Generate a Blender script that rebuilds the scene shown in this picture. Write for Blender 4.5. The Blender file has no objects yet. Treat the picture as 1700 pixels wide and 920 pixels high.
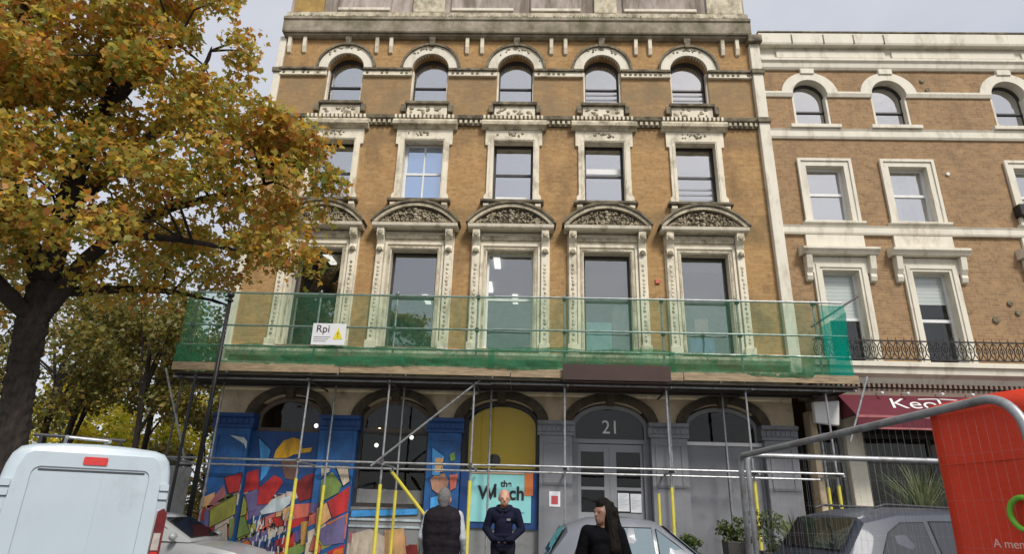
import bpy, bmesh, math, random
import numpy as np
from mathutils import Vector, Matrix
random.seed(7); RNG = np.random.default_rng(7)
R = math.radians
S = bpy.context.scene
C = S.collection

# ------------------------------------------------------------------ camera, sky, sun, exposure
cam = bpy.data.cameras.new('Camera'); camo = bpy.data.objects.new('Camera', cam); C.objects.link(camo); S.camera = camo
cam.sensor_width = 36; cam.lens = 1053.25 / 1700 * 36; cam.clip_end = 2000; cam.clip_start = .05
CP, PITCH, ROLL, YAW = Vector((.537, -15.9, 1.6)), .3537, .0283, -.0301
fw = Vector((math.sin(YAW) * math.cos(PITCH), math.cos(YAW) * math.cos(PITCH), math.sin(PITCH)))
r0 = Vector((math.cos(YAW), -math.sin(YAW), 0)); u0 = r0.cross(fw)
r1 = r0 * math.cos(ROLL) + u0 * math.sin(ROLL); u1 = u0 * math.cos(ROLL) - r0 * math.sin(ROLL)
camo.matrix_world = Matrix(((r1.x, u1.x, -fw.x, CP.x), (r1.y, u1.y, -fw.y, CP.y), (r1.z, u1.z, -fw.z, CP.z), (0, 0, 0, 1)))

SUN_EL, SUN_AZ = 46, 152         # degrees; the sun stands behind the camera, to the right
W = bpy.data.worlds.new('World'); S.world = W; W.use_nodes = True
nt = W.node_tree; nt.nodes.clear()
def wn(t): return nt.nodes.new(t)
out = wn('ShaderNodeOutputWorld'); bg = wn('ShaderNodeBackground'); bg.inputs['Strength'].default_value = .12
sky = wn('ShaderNodeTexSky'); sky.sky_type = 'NISHITA'; sky.sun_disc = False
sky.sun_elevation = R(SUN_EL); sky.sun_rotation = R(SUN_AZ); sky.dust_density = 2.0; sky.air_density = 1.0
tc = wn('ShaderNodeTexCoord'); mp = wn('ShaderNodeMapping'); mp.inputs['Scale'].default_value = (1.2, 1.2, 3.0)
nz = wn('ShaderNodeTexNoise'); nz.inputs['Scale'].default_value = 1.7; nz.inputs['Detail'].default_value = 6; nz.inputs['Roughness'].default_value = .55
cr = wn('ShaderNodeValToRGB'); cr.color_ramp.elements[0].position = .35; cr.color_ramp.elements[1].position = .68
cr.color_ramp.elements[0].color = (.70, .70, .70, 1); cr.color_ramp.elements[1].color = (.97, .97, .97, 1)
mx = wn('ShaderNodeMix'); mx.data_type = 'RGBA'; mx.inputs[7].default_value = (4.95, 5.05, 5.4, 1)
L = nt.links.new
L(tc.outputs['Generated'], mp.inputs['Vector']); L(mp.outputs[0], nz.inputs['Vector']); L(nz.outputs['Fac'], cr.inputs['Fac'])
L(cr.outputs['Color'], mx.inputs[0]); L(sky.outputs[0], mx.inputs[6]); L(mx.outputs[2], bg.inputs['Color']); L(bg.outputs[0], out.inputs[0])

sl = bpy.data.lights.new('Sun', 'SUN'); sl.energy = 2.5; sl.angle = R(14); sl.color = (1, .96, .9)
slo = bpy.data.objects.new('Sun', sl); C.objects.link(slo)
az = R(SUN_AZ)
sdir = Vector((math.sin(az) * math.cos(R(SUN_EL)), math.cos(az) * math.cos(R(SUN_EL)), math.sin(R(SUN_EL))))
slo.rotation_euler = sdir.to_track_quat('Z', 'Y').to_euler(); slo.location = (0, -20, 30)
S.view_settings.view_transform = 'Standard'; S.view_settings.look = 'None'; S.view_settings.gamma = 1
S.view_settings.exposure = 0.3; S.view_settings.use_curve_mapping = False
S.render.engine = 'CYCLES'
S.cycles.max_bounces = 4; S.cycles.diffuse_bounces = 2; S.cycles.glossy_bounces = 2; S.cycles.transparent_max_bounces = 12

# ------------------------------------------------------------------ materials
def srgb(r, g, b):
    f = lambda c: (c / 255 / 12.92) if c / 255 <= .04045 else ((c / 255 + .055) / 1.055) ** 2.4
    return (f(r), f(g), f(b), 1)
def nodes(m):
    m.use_nodes = True; t = m.node_tree; b = t.nodes['Principled BSDF']; return t, b
def M(name, col, rough=.7, var=.18, scale=4, stain=None, st_amt=.5, st_scale=1.5, streak=1.0, bump=0, bscale=40, metal=0, coat=0, spec=.5, fine=.5):
    m = bpy.data.materials.new(name); t, b = nodes(m); n = t.nodes.new; l = t.links.new
    col = tuple(col[:3])
    g = n('ShaderNodeNewGeometry'); mp = n('ShaderNodeMapping'); mp.inputs['Scale'].default_value = (1, 1, streak)
    l(g.outputs['Position'], mp.inputs['Vector'])
    nz = n('ShaderNodeTexNoise'); nz.inputs['Scale'].default_value = scale; nz.inputs['Detail'].default_value = 8; nz.inputs['Roughness'].default_value = .6
    l(mp.outputs[0], nz.inputs['Vector'])
    mr = n('ShaderNodeMapRange'); mr.inputs[1].default_value = .3; mr.inputs[2].default_value = .7
    l(nz.outputs['Fac'], mr.inputs[0])
    mx = n('ShaderNodeMix'); mx.data_type = 'RGBA'
    mx.inputs[6].default_value = tuple(c * (1 - var) for c in col) + (1,); mx.inputs[7].default_value = tuple(min(1, c * (1 + var)) for c in col) + (1,)
    l(mr.outputs[0], mx.inputs[0]); last = mx.outputs[2]
    if stain:
        n2 = n('ShaderNodeTexNoise'); n2.inputs['Scale'].default_value = st_scale; n2.inputs['Detail'].default_value = 10; n2.inputs['Roughness'].default_value = .7
        l(mp.outputs[0], n2.inputs['Vector'])
        m2 = n('ShaderNodeMapRange'); m2.inputs[1].default_value = .62 - .3 * st_amt; m2.inputs[2].default_value = .78 - .2 * st_amt; m2.inputs[4].default_value = .9
        l(n2.outputs['Fac'], m2.inputs[0])
        m3 = n('ShaderNodeMix'); m3.data_type = 'RGBA'; m3.inputs[7].default_value = tuple(stain[:3]) + (1,)
        l(m2.outputs[0], m3.inputs[0]); l(last, m3.inputs[6]); last = m3.outputs[2]
    l(last, b.inputs['Base Color'])
    b.inputs['Roughness'].default_value = rough; b.inputs['Metallic'].default_value = metal
    b.inputs['Coat Weight'].default_value = coat; b.inputs['Specular IOR Level'].default_value = spec
    if bump:
        n4 = n('ShaderNodeTexNoise'); n4.inputs['Scale'].default_value = bscale; n4.inputs['Detail'].default_value = 6
        l(mp.outputs[0], n4.inputs['Vector'])
        bp = n('ShaderNodeBump'); bp.inputs['Strength'].default_value = bump; bp.inputs['Distance'].default_value = .02
        l(n4.outputs['Fac'], bp.inputs['Height']); l(bp.outputs[0], b.inputs['Normal'])
    return m
def brickmat(name, c1, c2, mortar, soot, soot_amt, bands=()):
    m = bpy.data.materials.new(name); t, b = nodes(m); n = t.nodes.new; l = t.links.new
    g = n('ShaderNodeNewGeometry'); sp = n('ShaderNodeSeparateXYZ'); l(g.outputs['Position'], sp.inputs[0])
    ad = n('ShaderNodeMath'); ad.operation = 'ADD'; l(sp.outputs[0], ad.inputs[0]); l(sp.outputs[1], ad.inputs[1])
    cb = n('ShaderNodeCombineXYZ'); l(ad.outputs[0], cb.inputs[0]); l(sp.outputs[2], cb.inputs[1])
    br = n('ShaderNodeTexBrick'); br.inputs['Scale'].default_value = 1; br.inputs['Brick Width'].default_value = .225; br.inputs['Row Height'].default_value = .076
    br.inputs['Mortar Size'].default_value = .006; br.inputs['Mortar Smooth'].default_value = .3
    br.inputs['Color1'].default_value = c1; br.inputs['Color2'].default_value = c2; br.inputs['Mortar'].default_value = mortar
    l(cb.outputs[0], br.inputs['Vector'])
    def mixn(last, sc, lo, hi, col, st=1, det=8, rgh=.65):
        mp = n('ShaderNodeMapping'); mp.inputs['Scale'].default_value = (1, 1, st); l(g.outputs['Position'], mp.inputs['Vector'])
        z = n('ShaderNodeTexNoise'); z.inputs['Scale'].default_value = sc; z.inputs['Detail'].default_value = det; z.inputs['Roughness'].default_value = rgh; l(mp.outputs[0], z.inputs['Vector'])
        r = n('ShaderNodeMapRange'); r.inputs[1].default_value = lo; r.inputs[2].default_value = hi; r.inputs[4].default_value = .85; l(z.outputs['Fac'], r.inputs[0])
        x = n('ShaderNodeMix'); x.data_type = 'RGBA'; x.inputs[7].default_value = col; l(r.outputs[0], x.inputs[0]); l(last, x.inputs[6]); return x.outputs[2]
    last = mixn(br.outputs['Color'], 9, .5, .75, tuple(c * .55 for c in c1[:3]) + (1,))
    last = mixn(last, 2.3, .55, .8, tuple(min(1, c * 1.35) for c in c2[:3]) + (1,))
    last = mixn(last, .9, .72 - soot_amt, .86 - soot_amt * .6, soot, .6)
    for z0, z1, lo, hi, gc in bands:
        up = n('ShaderNodeMapRange'); up.inputs[1].default_value = z0 - .12; up.inputs[2].default_value = z0 + .12; l(sp.outputs[2], up.inputs[0])
        dn = n('ShaderNodeMapRange'); dn.inputs[1].default_value = z1 + .12; dn.inputs[2].default_value = z1 - .12; l(sp.outputs[2], dn.inputs[0])
        ml = n('ShaderNodeMath'); ml.operation = 'MULTIPLY'; l(up.outputs[0], ml.inputs[0]); l(dn.outputs[0], ml.inputs[1])
        zz = n('ShaderNodeTexNoise'); zz.inputs['Scale'].default_value = 1.6; zz.inputs['Detail'].default_value = 9; zz.inputs['Roughness'].default_value = .7; l(g.outputs['Position'], zz.inputs['Vector'])
        rg = n('ShaderNodeMapRange'); rg.inputs[1].default_value = .36; rg.inputs[2].default_value = .66; rg.inputs[3].default_value = hi; rg.inputs[4].default_value = lo; l(zz.outputs['Fac'], rg.inputs[0])
        m2 = n('ShaderNodeMath'); m2.operation = 'MULTIPLY'; l(ml.outputs[0], m2.inputs[0]); l(rg.outputs[0], m2.inputs[1])
        x = n('ShaderNodeMix'); x.data_type = 'RGBA'; x.inputs[7].default_value = gc; l(m2.outputs[0], x.inputs[0]); l(last, x.inputs[6]); last = x.outputs[2]
    l(last, b.inputs['Base Color']); b.inputs['Roughness'].default_value = .9
    bp = n('ShaderNodeBump'); bp.inputs['Strength'].default_value = .6; bp.inputs['Distance'].default_value = .008; bp.invert = True
    l(br.outputs['Fac'], bp.inputs['Height']); l(bp.outputs[0], b.inputs['Normal'])
    return m
def glassmat(name, refl, tint=(.02, .022, .025, 1), see=0.0, rough=.015, gcol=(.9, .9, .9, 1)):
    m = bpy.data.materials.new(name); m.use_nodes = True; t = m.node_tree; t.nodes.clear(); n = t.nodes.new; l = t.links.new
    o = n('ShaderNodeOutputMaterial'); gl = n('ShaderNodeBsdfGlossy'); gl.inputs['Roughness'].default_value = rough; gl.inputs['Color'].default_value = gcol
    g = n('ShaderNodeNewGeometry'); z = n('ShaderNodeTexNoise'); z.inputs['Scale'].default_value = 1.3; z.inputs['Detail'].default_value = 2; l(g.outputs['Position'], z.inputs['Vector'])
    bp = n('ShaderNodeBump'); bp.inputs['Strength'].default_value = .12; bp.inputs['Distance'].default_value = .05; l(z.outputs['Fac'], bp.inputs['Height']); l(bp.outputs[0], gl.inputs['Normal'])
    df = n('ShaderNodeBsdfDiffuse'); df.inputs['Color'].default_value = tint
    tr = n('ShaderNodeBsdfTransparent'); tr.inputs['Color'].default_value = (.93, .95, .94, 1)
    m1 = n('ShaderNodeMixShader'); m1.inputs[0].default_value = see; l(df.outputs[0], m1.inputs[1]); l(tr.outputs[0], m1.inputs[2])
    m2 = n('ShaderNodeMixShader'); m2.inputs[0].default_value = refl; l(m1.outputs[0], m2.inputs[1]); l(gl.outputs[0], m2.inputs[2]); l(m2.outputs[0], o.inputs[0])
    return m
def netmat(name, col, lo, hi, scale=.9):
    m = bpy.data.materials.new(name); m.use_nodes = True; t = m.node_tree; t.nodes.clear(); n = t.nodes.new; l = t.links.new
    o = n('ShaderNodeOutputMaterial'); g = n('ShaderNodeNewGeometry')
    mpn = n('ShaderNodeMapping'); mpn.inputs['Scale'].default_value = (1.6, 1, 1.1); mpn.inputs['Rotation'].default_value = (0, .35, 0); l(g.outputs['Position'], mpn.inputs['Vector'])
    z = n('ShaderNodeTexNoise'); z.inputs['Scale'].default_value = scale; z.inputs['Detail'].default_value = 9; z.inputs['Roughness'].default_value = .75; z.inputs['Distortion'].default_value = .8; l(mpn.outputs[0], z.inputs['Vector'])
    r = n('ShaderNodeMapRange'); r.inputs[1].default_value = .32; r.inputs[2].default_value = .68; r.inputs[3].default_value = lo; r.inputs[4].default_value = hi; l(z.outputs['Fac'], r.inputs[0])
    df = n('ShaderNodeBsdfDiffuse'); df.inputs['Color'].default_value = col; tl = n('ShaderNodeBsdfTranslucent'); tl.inputs['Color'].default_value = col
    a = n('ShaderNodeMixShader'); a.inputs[0].default_value = .4; l(df.outputs[0], a.inputs[1]); l(tl.outputs[0], a.inputs[2])
    tr = n('ShaderNodeBsdfTransparent'); tr.inputs['Color'].default_value = (.93, 1, .95, 1)
    b = n('ShaderNodeMixShader'); l(r.outputs[0], b.inputs[0]); l(tr.outputs[0], b.inputs[1]); l(a.outputs[0], b.inputs[2]); l(b.outputs[0], o.inputs[0])
    return m
def leafmat(name, cols, trans=.35, nscale=.9):
    m = bpy.data.materials.new(name); m.use_nodes = True; t = m.node_tree; t.nodes.clear(); n = t.nodes.new; l = t.links.new
    o = n('ShaderNodeOutputMaterial'); g = n('ShaderNodeNewGeometry')
    z = n('ShaderNodeTexNoise'); z.inputs['Scale'].default_value = nscale; z.inputs['Detail'].default_value = 4; l(g.outputs['Position'], z.inputs['Vector'])
    a = n('ShaderNodeMath'); a.operation = 'MULTIPLY_ADD'; a.inputs[1].default_value = 1.1; a.inputs[2].default_value = -.5; l(z.outputs['Fac'], a.inputs[0])
    b = n('ShaderNodeMath'); b.operation = 'MULTIPLY_ADD'; b.inputs[1].default_value = .95; l(g.outputs['Random Per Island'], b.inputs[0]); l(a.outputs[0], b.inputs[2])
    r = n('ShaderNodeValToRGB'); e = r.color_ramp.elements
    while len(e) < len(cols): e.new(.5)
    for i, c in enumerate(cols): e[i].position = .06 + .88 * i / (len(cols) - 1); e[i].color = c
    l(b.outputs[0], r.inputs['Fac'])
    df = n('ShaderNodeBsdfPrincipled'); df.inputs['Roughness'].default_value = .55; l(r.outputs['Color'], df.inputs['Base Color'])
    tl = n('ShaderNodeBsdfTranslucent'); l(r.outputs['Color'], tl.inputs['Color'])
    x = n('ShaderNodeMixShader'); x.inputs[0].default_value = trans; l(df.outputs[0], x.inputs[1]); l(tl.outputs[0], x.inputs[2]); l(x.outputs[0], o.inputs[0])
    return m
def emis(name, col, s):
    m = bpy.data.materials.new(name); t, b = nodes(m); b.inputs['Base Color'].default_value = col; b.inputs['Emission Color'].default_value = col; b.inputs['Emission Strength'].default_value = s; return m

SOOT = (.045, .038, .028)
mt = dict(
 brick=brickmat('ochre_brick', (.385, .215, .08, 1), (.47, .285, .115, 1), (.36, .26, .15, 1), (.13, .085, .048, 1), .21, ((12.45, 13.9, .15, .85, (.24, .175, .10, 1)), (11.5, 12.3, .0, .7, (.17, .12, .065, 1)), (8.5, 9.5, 0, .75, (.17, .125, .06, 1)))),
 brick2=brickmat('brown_brick', (.285, .172, .085, 1), (.37, .228, .11, 1), (.37, .28, .18, 1), (.16, .105, .065, 1), .18),
 stucco=M('aged_cream_stucco', (.76, .69, .54), .8, .1, 3, stain=(.27, .22, .14), st_amt=.42, st_scale=2.6, streak=.6, bump=.25),
 stucco_dirty=M('sooty_cream_stucco', (.60, .53, .39), .85, .2, 4, stain=(.15, .12, .075), st_amt=.6, st_scale=3.2, streak=.7, bump=.3),
 stone_dark=M('blackened_stone', (.24, .2, .13), .9, .3, 5, stain=SOOT, st_amt=.75, st_scale=4, bump=.5),
 carve=M('carved_stone', (.42, .36, .25), .9, .3, 9, stain=SOOT, st_amt=.6, st_scale=8, bump=.3),
 cornice=M('mossy_cornice_stone', (.34, .29, .22), .9, .25, 6, stain=(.13, .115, .062), st_amt=.7, st_scale=1.6, streak=.8, bump=.4),
 attic=M('weathered_attic_render', (.46, .39, .34), .9, .2, 5, stain=(.15, .12, .09), st_amt=.8, st_scale=2.6, streak=.2, bump=.3),
 attic_yellow=M('ochre_attic_render', (.42, .27, .08), .9, .2, 5, stain=(.2, .12, .05), st_amt=.5),
 cream=M('clean_cream_paint', (.72, .67, .55), .7, .07, 3, stain=(.40, .34, .24), st_amt=.36, st_scale=2.4, streak=.35, bump=.1),
 white=M('white_sash_paint', (.74, .74, .72), .5, .05, 5, stain=(.45, .42, .36), st_amt=.15, st_scale=6),
 groundcream=M('ground_floor_cream', (.62, .50, .34), .8, .1, 3, stain=(.25, .18, .1), st_amt=.35, st_scale=2),
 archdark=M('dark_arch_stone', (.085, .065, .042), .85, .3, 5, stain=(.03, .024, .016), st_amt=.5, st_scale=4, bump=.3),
 sashdark=M('dark_sash_paint', (.035, .03, .028), .5, .2, 6),
 greyblue=M('grey_shopfront_paint', (.20, .205, .222), .5, .1, 2, stain=(.12, .124, .135), st_amt=.3, st_scale=1.5),
 greydoor=M('grey_door_paint', (.27, .28, .30), .5, .07, 2),
 mblue=M('mural_blue_paint', (.012, .09, .27), .6, .3, 3, stain=(.012, .045, .13), st_amt=.45, st_scale=1.4),
 mdkblue=M('mural_navy_paint', (.01, .055, .19), .6, .2, 3),
 steel=M('galvanised_tube', (.36, .37, .38), .45, .2, 8, stain=(.16, .13, .1), st_amt=.4, st_scale=7, metal=.6),
 coupler=M('scaffold_coupler_metal', (.1, .09, .085), .6, .3, 20, metal=.4),
 black=M('black_metal_paint', (.012, .012, .014), .45, .2, 10),
 board=M('scaffold_timber', (.34, .255, .155), .85, .25, 4, stain=(.15, .11, .07), st_amt=.45, st_scale=3, streak=6, bump=.2),
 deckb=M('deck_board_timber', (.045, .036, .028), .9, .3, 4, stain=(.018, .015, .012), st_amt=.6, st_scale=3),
 brownsheet=M('brown_plywood_sheet', (.045, .018, .012), .6, .25, 3, stain=(.03, .015, .01), st_amt=.4),
 yellow=M('yellow_tube_guard', (.66, .57, .07), .5, .1, 6, stain=(.4, .36, .12), st_amt=.2, st_scale=10),
 net=netmat('green_debris_net', (.09, .28, .17, 1), .14, .40, 1.4), net2=netmat('green_debris_net_folded', (.055, .22, .115, 1), .35, .95, 3.0), net3=netmat('teal_debris_net', (.0, .32, .24, 1), .45, .8, 1.8),
 glass=glassmat('sky_reflecting_glass', .56, see=.8), glassroom=glassmat('room_window_glass', .24, see=.9), glassdark=glassmat('shop_window_glass', .022, see=.93, tint=(.006, .006, .007, 1)), glassblind=glassmat('blind_window_pane', .05, see=.96), glassblue=glassmat('blue_reflecting_glass', .62, tint=(.10, .17, .34, 1), gcol=(.72, .84, 1, 1)),
 carglass=glassmat('car_window_glass', .34, tint=(.03, .05, .055, 1), gcol=(.75, .93, 1, 1)), suvglass=glassmat('tinted_car_glass', .13, tint=(.012, .012, .014, 1)),
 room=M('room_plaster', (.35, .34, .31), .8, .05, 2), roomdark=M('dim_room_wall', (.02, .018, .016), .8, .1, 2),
 tube_light=emis('lit_strip_lamp', (1, .97, .9, 1), 1.6), warm_light=emis('lit_warm_lamp', (1, .8, .5, 1), 8),
 yblind=M('yellow_blind', (.75, .48, .02), .7, .08, 2), blind=M('white_blind', (.78, .78, .76), .7, .04, 3),
 cyan=M('cyan_board', (.26, .62, .62), .5, .06, 2), orange=M('orange_board', (.62, .17, .04), .5, .1, 3), ink=M('black_lettering', (.012, .012, .014), .6, .1, 5), whiteletter=M('white_lettering', (.78, .77, .74), .5, .04, 5),
 paper=M('white_paper', (.74, .75, .78), .7, .04, 6), redink=M('red_print', (.5, .08, .1), .7, .1, 9),
 awning=M('burgundy_awning_cloth', (.115, .010, .022), .8, .15, 3), awntrim=M('faded_awning_trim', (.36, .12, .12), .8, .2, 6), brownfascia=M('brown_fascia_paint', (.21, .15, .115), .7, .1, 3, stain=(.12, .08, .06), st_amt=.3),
 iron=M('black_iron', (.014, .013, .013), .5, .2, 10),
 asphalt=M('asphalt', (.05, .05, .052), .9, .25, 6, stain=(.03, .03, .03), st_amt=.4, bump=.4, bscale=120), paving=M('paving_stone', (.26, .25, .23), .9, .15, 2, stain=(.15, .14, .12), st_amt=.4, bump=.2),
 soil=M('park_soil', (.09, .075, .045), .95, .3, 2),
 bark=M('plane_bark', (.03, .022, .017), .95, .5, 9, stain=(.014, .01, .008), st_amt=.6, st_scale=7, streak=.3, bump=1, bscale=22),
 vanpaint=M('white_van_paint', (.47, .545, .59), .32, .03, 2, stain=(.37, .41, .43), st_amt=.3, st_scale=1.6, streak=.5, coat=.5),
 gap_shade=M('dark_gap_and_lip_shade', (.05, .055, .06), .7, .1, 5), rubber=M('black_rubber', (.014, .014, .015), .75, .2, 10), plastic=M('black_plastic', (.025, .025, .027), .55, .2, 8),
 redlens=M('red_lens', (.6, .015, .012), .12, .15, 12, coat=1), darkred=M('dark_red_lens', (.13, .008, .012), .1, .2, 12, coat=1), clearlens=M('clear_lens', (.42, .38, .34), .12, .2, 14, coat=1),
 silver=M('silver_car_paint', (.17, .18, .205), .45, .06, 3, metal=.15, coat=.15, stain=(.15, .155, .17), st_amt=.2), suvpaint=M('slate_car_paint', (.05, .058, .078), .5, .08, 3, metal=.1, coat=.12), palepaint=M('pale_car_paint', (.36, .37, .37), .35, .05, 3, metal=.1, coat=.5),
 alloy=M('alloy_wheel', (.4, .4, .42), .3, .1, 8, metal=.9),
 banner=M('red_banner_cloth', (.74, .048, .012), .6, .07, 3, bump=.3, bscale=14, stain=(.6, .036, .012), st_amt=.2), lime=M('lime_print', (.16, .48, .03), .6, .1, 6), palered=M('pale_print', (.8, .5, .42), .6, .1, 6), fold=M('banner_crease_print', (.6, .06, .015), .6, .1, 6),
 skin=M('skin', (.50, .27, .18), .5, .1, 20), lip=M('lip_skin', (.40, .19, .13), .5, .1, 20), skindark=M('skin_tan', (.24, .125, .085), .5, .12, 20), greyhair=M('grey_hair', (.15, .145, .14), .8, .45, 60, bump=.9, bscale=70), gingerhair=M('ginger_hair', (.16, .055, .025), .7, .3, 40), darkhair=M('dark_hair', (.009, .007, .006), .6, .5, 40, bump=.9, bscale=45, streak=.2, spec=.08),
 gilet=M('black_quilted_cloth', (.016, .013, .016), .6, .25, 12, bump=.9, bscale=13, spec=.08), shirt=M('pale_shirt_cloth', (.42, .44, .47), .8, .1, 8, bump=.9, bscale=13), navy=M('navy_cloth', (.012, .013, .028), .85, .2, 10, bump=.9, bscale=13, spec=.08), blackcloth=M('black_coat_cloth', (.004, .004, .005), .85, .2, 8, bump=.9, bscale=13, spec=.08), jeans=M('dark_trousers', (.014, .015, .024), .85, .2, 10, bump=.9, bscale=13, spec=.08), shoe=M('shoe_leather', (.02, .016, .014), .5, .2, 8),
 pot=M('dark_planter', (.04, .037, .034), .7, .2, 6), wood=M('railing_wood', (.15, .12, .09), .9, .2, 5), hoard=M('grey_hoarding', (.23, .235, .23), .8, .12, 3, stain=(.1, .09, .08), st_amt=.4),
 carton=M('beige_cardboard', (.50, .35, .22), .85, .12, 5), warnyellow=M('warning_yellow', (.75, .62, .04), .6, .05, 5),
 plantleaf=leafmat('shrub_leaf', [(.03, .06, .015, 1), (.08, .12, .03, 1), (.2, .22, .07, 1)]), spiky=leafmat('spiky_leaf', [(.05, .09, .03, 1), (.14, .19, .07, 1), (.32, .33, .17, 1)]),
)
AUT = [(.19, .22, .035, 1), (.55, .42, .05, 1), (.30, .34, .08, 1), (.70, .45, .045, 1), (.24, .22, .045, 1), (.78, .34, .035, 1), (.42, .40, .09, 1), (.68, .25, .04, 1), (.56, .46, .09, 1), (.30, .26, .05, 1), (.80, .50, .06, 1), (.50, .20, .05, 1)]
AUT = [(r_ * .97, g_ * 1.02, b_ * 1.1, 1) for r_, g_, b_, _ in AUT]
mt['leaf'] = leafmat('autumn_plane_leaf', AUT, .55)
mt['leafdark'] = leafmat('olive_brown_leaf', [(.09, .11, .02, 1), (.22, .19, .03, 1), (.14, .16, .04, 1), (.32, .21, .04, 1), (.15, .12, .03, 1)], .35)
mt['leafyel'] = leafmat('yellow_green_leaf', [(.2, .27, .02, 1), (.5, .48, .03, 1), (.78, .58, .03, 1), (.36, .4, .03, 1), (.72, .5, .04, 1)], .45)
MUR = dict(red=(.42, .022, .022), pink=(.36, .12, .14), olive=(.29, .29, .05), purple=(.13, .11, .24), cream=(.52, .44, .34), green=(.16, .24, .06), pale=(.48, .55, .58), yellow=(.66, .36, .02), brown=(.14, .07, .05),
 dkred=(.2, .015, .015), salmon=(.5, .12, .08), orange=(.6, .14, .02), ochre=(.45, .25, .06), sky=(.05, .28, .62), peach=(.62, .36, .16), violet=(.08, .06, .17), tan=(.38, .2, .13), leaf=(.2, .36, .08))
for k, c in MUR.items(): mt['mu_' + k] = M('mural_' + k + '_paint', c, .6, .3, 5, stain=tuple(x * .5 for x in c), st_amt=.45, st_scale=3.5, streak=.4)

# ------------------------------------------------------------------ helpers
WM = {}
def wmat(o): return WM.get(o.name, Matrix())
def link(o, parent=None, local=False):
    C.objects.link(o)
    if parent is not None:
        o.parent = parent
        if not local:
            o.matrix_parent_inverse = wmat(parent).inverted()
            WM[o.name] = Matrix.Translation(o.location)
        else: WM[o.name] = wmat(parent) @ Matrix.Translation(o.location)
    else: WM[o.name] = Matrix.LocRotScale(o.location, o.rotation_euler, o.scale)
    return o
def tag(o, label=None, cat=None, group=None, kind=None):
    if label: o['label'] = label
    if cat: o['category'] = cat
    if group: o['group'] = group
    if kind: o['kind'] = kind
    return o
def thing(name, label, cat, loc=(0, 0, 0), rz=0, group=None):
    o = bpy.data.objects.new(name, None); o.location = loc; o.rotation_euler = (0, 0, rz); o.empty_display_size = .2
    link(o); return tag(o, label, cat, group)
class MB:
    def __init__(s): s.v = []; s.f = []
    def quad(s, *p):
        i = len(s.v); s.v += [tuple(q) for q in p]; s.f.append(tuple(range(i, i + len(p)))); return s
    def hexa(s, p):
        i = len(s.v); s.v += [tuple(q) for q in p]
        s.f += [tuple(i + k for k in f) for f in ((0, 3, 2, 1), (4, 5, 6, 7), (0, 1, 5, 4), (1, 2, 6, 5), (2, 3, 7, 6), (3, 0, 4, 7))]; return s
    def box(s, x0, x1, y0, y1, z0, z1):
        return s.hexa([(x0, y0, z0), (x1, y0, z0), (x1, y1, z0), (x0, y1, z0), (x0, y0, z1), (x1, y0, z1), (x1, y1, z1), (x0, y1, z1)])
    def path(s, pts, rad, n=10, cap=True):
        pts = [Vector(p) for p in pts]; rad = rad if isinstance(rad, (list, tuple)) else [rad] * len(pts)
        i0 = len(s.v); up = None
        for k, p in enumerate(pts):
            d = (pts[min(k + 1, len(pts) - 1)] - pts[max(k - 1, 0)]).normalized()
            if up is None: up = d.orthogonal().normalized()
            up = (up - d * up.dot(d)).normalized(); b = d.cross(up)
            for j in range(n):
                a = 2 * math.pi * j / n; s.v.append(tuple(p + (up * math.cos(a) + b * math.sin(a)) * rad[k]))
        for k in range(len(pts) - 1):
            for j in range(n):
                a = i0 + k * n + j; b = i0 + k * n + (j + 1) % n; s.f.append((a, b, b + n, a + n))
        if cap:
            s.f.append(tuple(i0 + j for j in range(n))[::-1]); s.f.append(tuple(i0 + (len(pts) - 1) * n + j for j in range(n)))
        return s
    def extrude(s, prof, x0, x1):           # profile in (y, z), swept along x
        i = len(s.v); n = len(prof)
        s.v += [(x0, y, z) for y, z in prof] + [(x1, y, z) for y, z in prof]
        s.f += [(i + k, i + (k + 1) % n, i + n + (k + 1) % n, i + n + k) for k in range(n)]
        s.f += [tuple(i + k for k in range(n))[::-1], tuple(i + n + k for k in range(n))]; return s
    def ball(s, c, r, nu=8, nv=5):
        r = r if isinstance(r, (tuple, list)) else (r, r, r); i0 = len(s.v)
        for a in range(1, nv):
            t = math.pi * a / nv
            for b in range(nu):
                p = 2 * math.pi * b / nu; s.v.append((c[0] + r[0] * math.sin(t) * math.cos(p), c[1] + r[1] * math.sin(t) * math.sin(p), c[2] + r[2] * math.cos(t)))
        s.v += [(c[0], c[1], c[2] + r[2]), (c[0], c[1], c[2] - r[2])]; T = len(s.v) - 2; Bq = T + 1
        for a in range(nv - 2):
            for b in range(nu):
                p, q = i0 + a * nu + b, i0 + a * nu + (b + 1) % nu; s.f.append((p, p + nu, q + nu, q))
        for b in range(nu):
            s.f.append((T, i0 + b, i0 + (b + 1) % nu)); s.f.append((Bq, i0 + (nv - 2) * nu + (b + 1) % nu, i0 + (nv - 2) * nu + b))
        return s
    def mesh(s, name, m, smooth=False):
        me = bpy.data.meshes.new(name); me.from_pydata(s.v, [], s.f)
        bm = bmesh.new(); bm.from_mesh(me); bmesh.ops.recalc_face_normals(bm, faces=bm.faces); bm.to_mesh(me); bm.free()
        me.materials.append(mt[m] if isinstance(m, str) else m)
        if smooth: me.polygons.foreach_set('use_smooth', [True] * len(me.polygons))
        return me
    def build(s, name, m, parent=None, local=False, smooth=False, bevel=0, loc=None, seg=2):
        o = bpy.data.objects.new(name, s.mesh(name, m, smooth))
        if loc: o.location = loc
        if bevel:
            b = o.modifiers.new('bevel', 'BEVEL'); b.width = bevel; b.segments = seg; b.limit_method = 'ANGLE'; b.angle_limit = R(40)
        return link(o, parent, local)
def box(name, x0, x1, y0, y1, z0, z1, m, parent=None, bevel=0, local=False): return MB().box(x0, x1, y0, y1, z0, z1).build(name, m, parent, local, bevel=bevel)
DG = []
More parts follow.
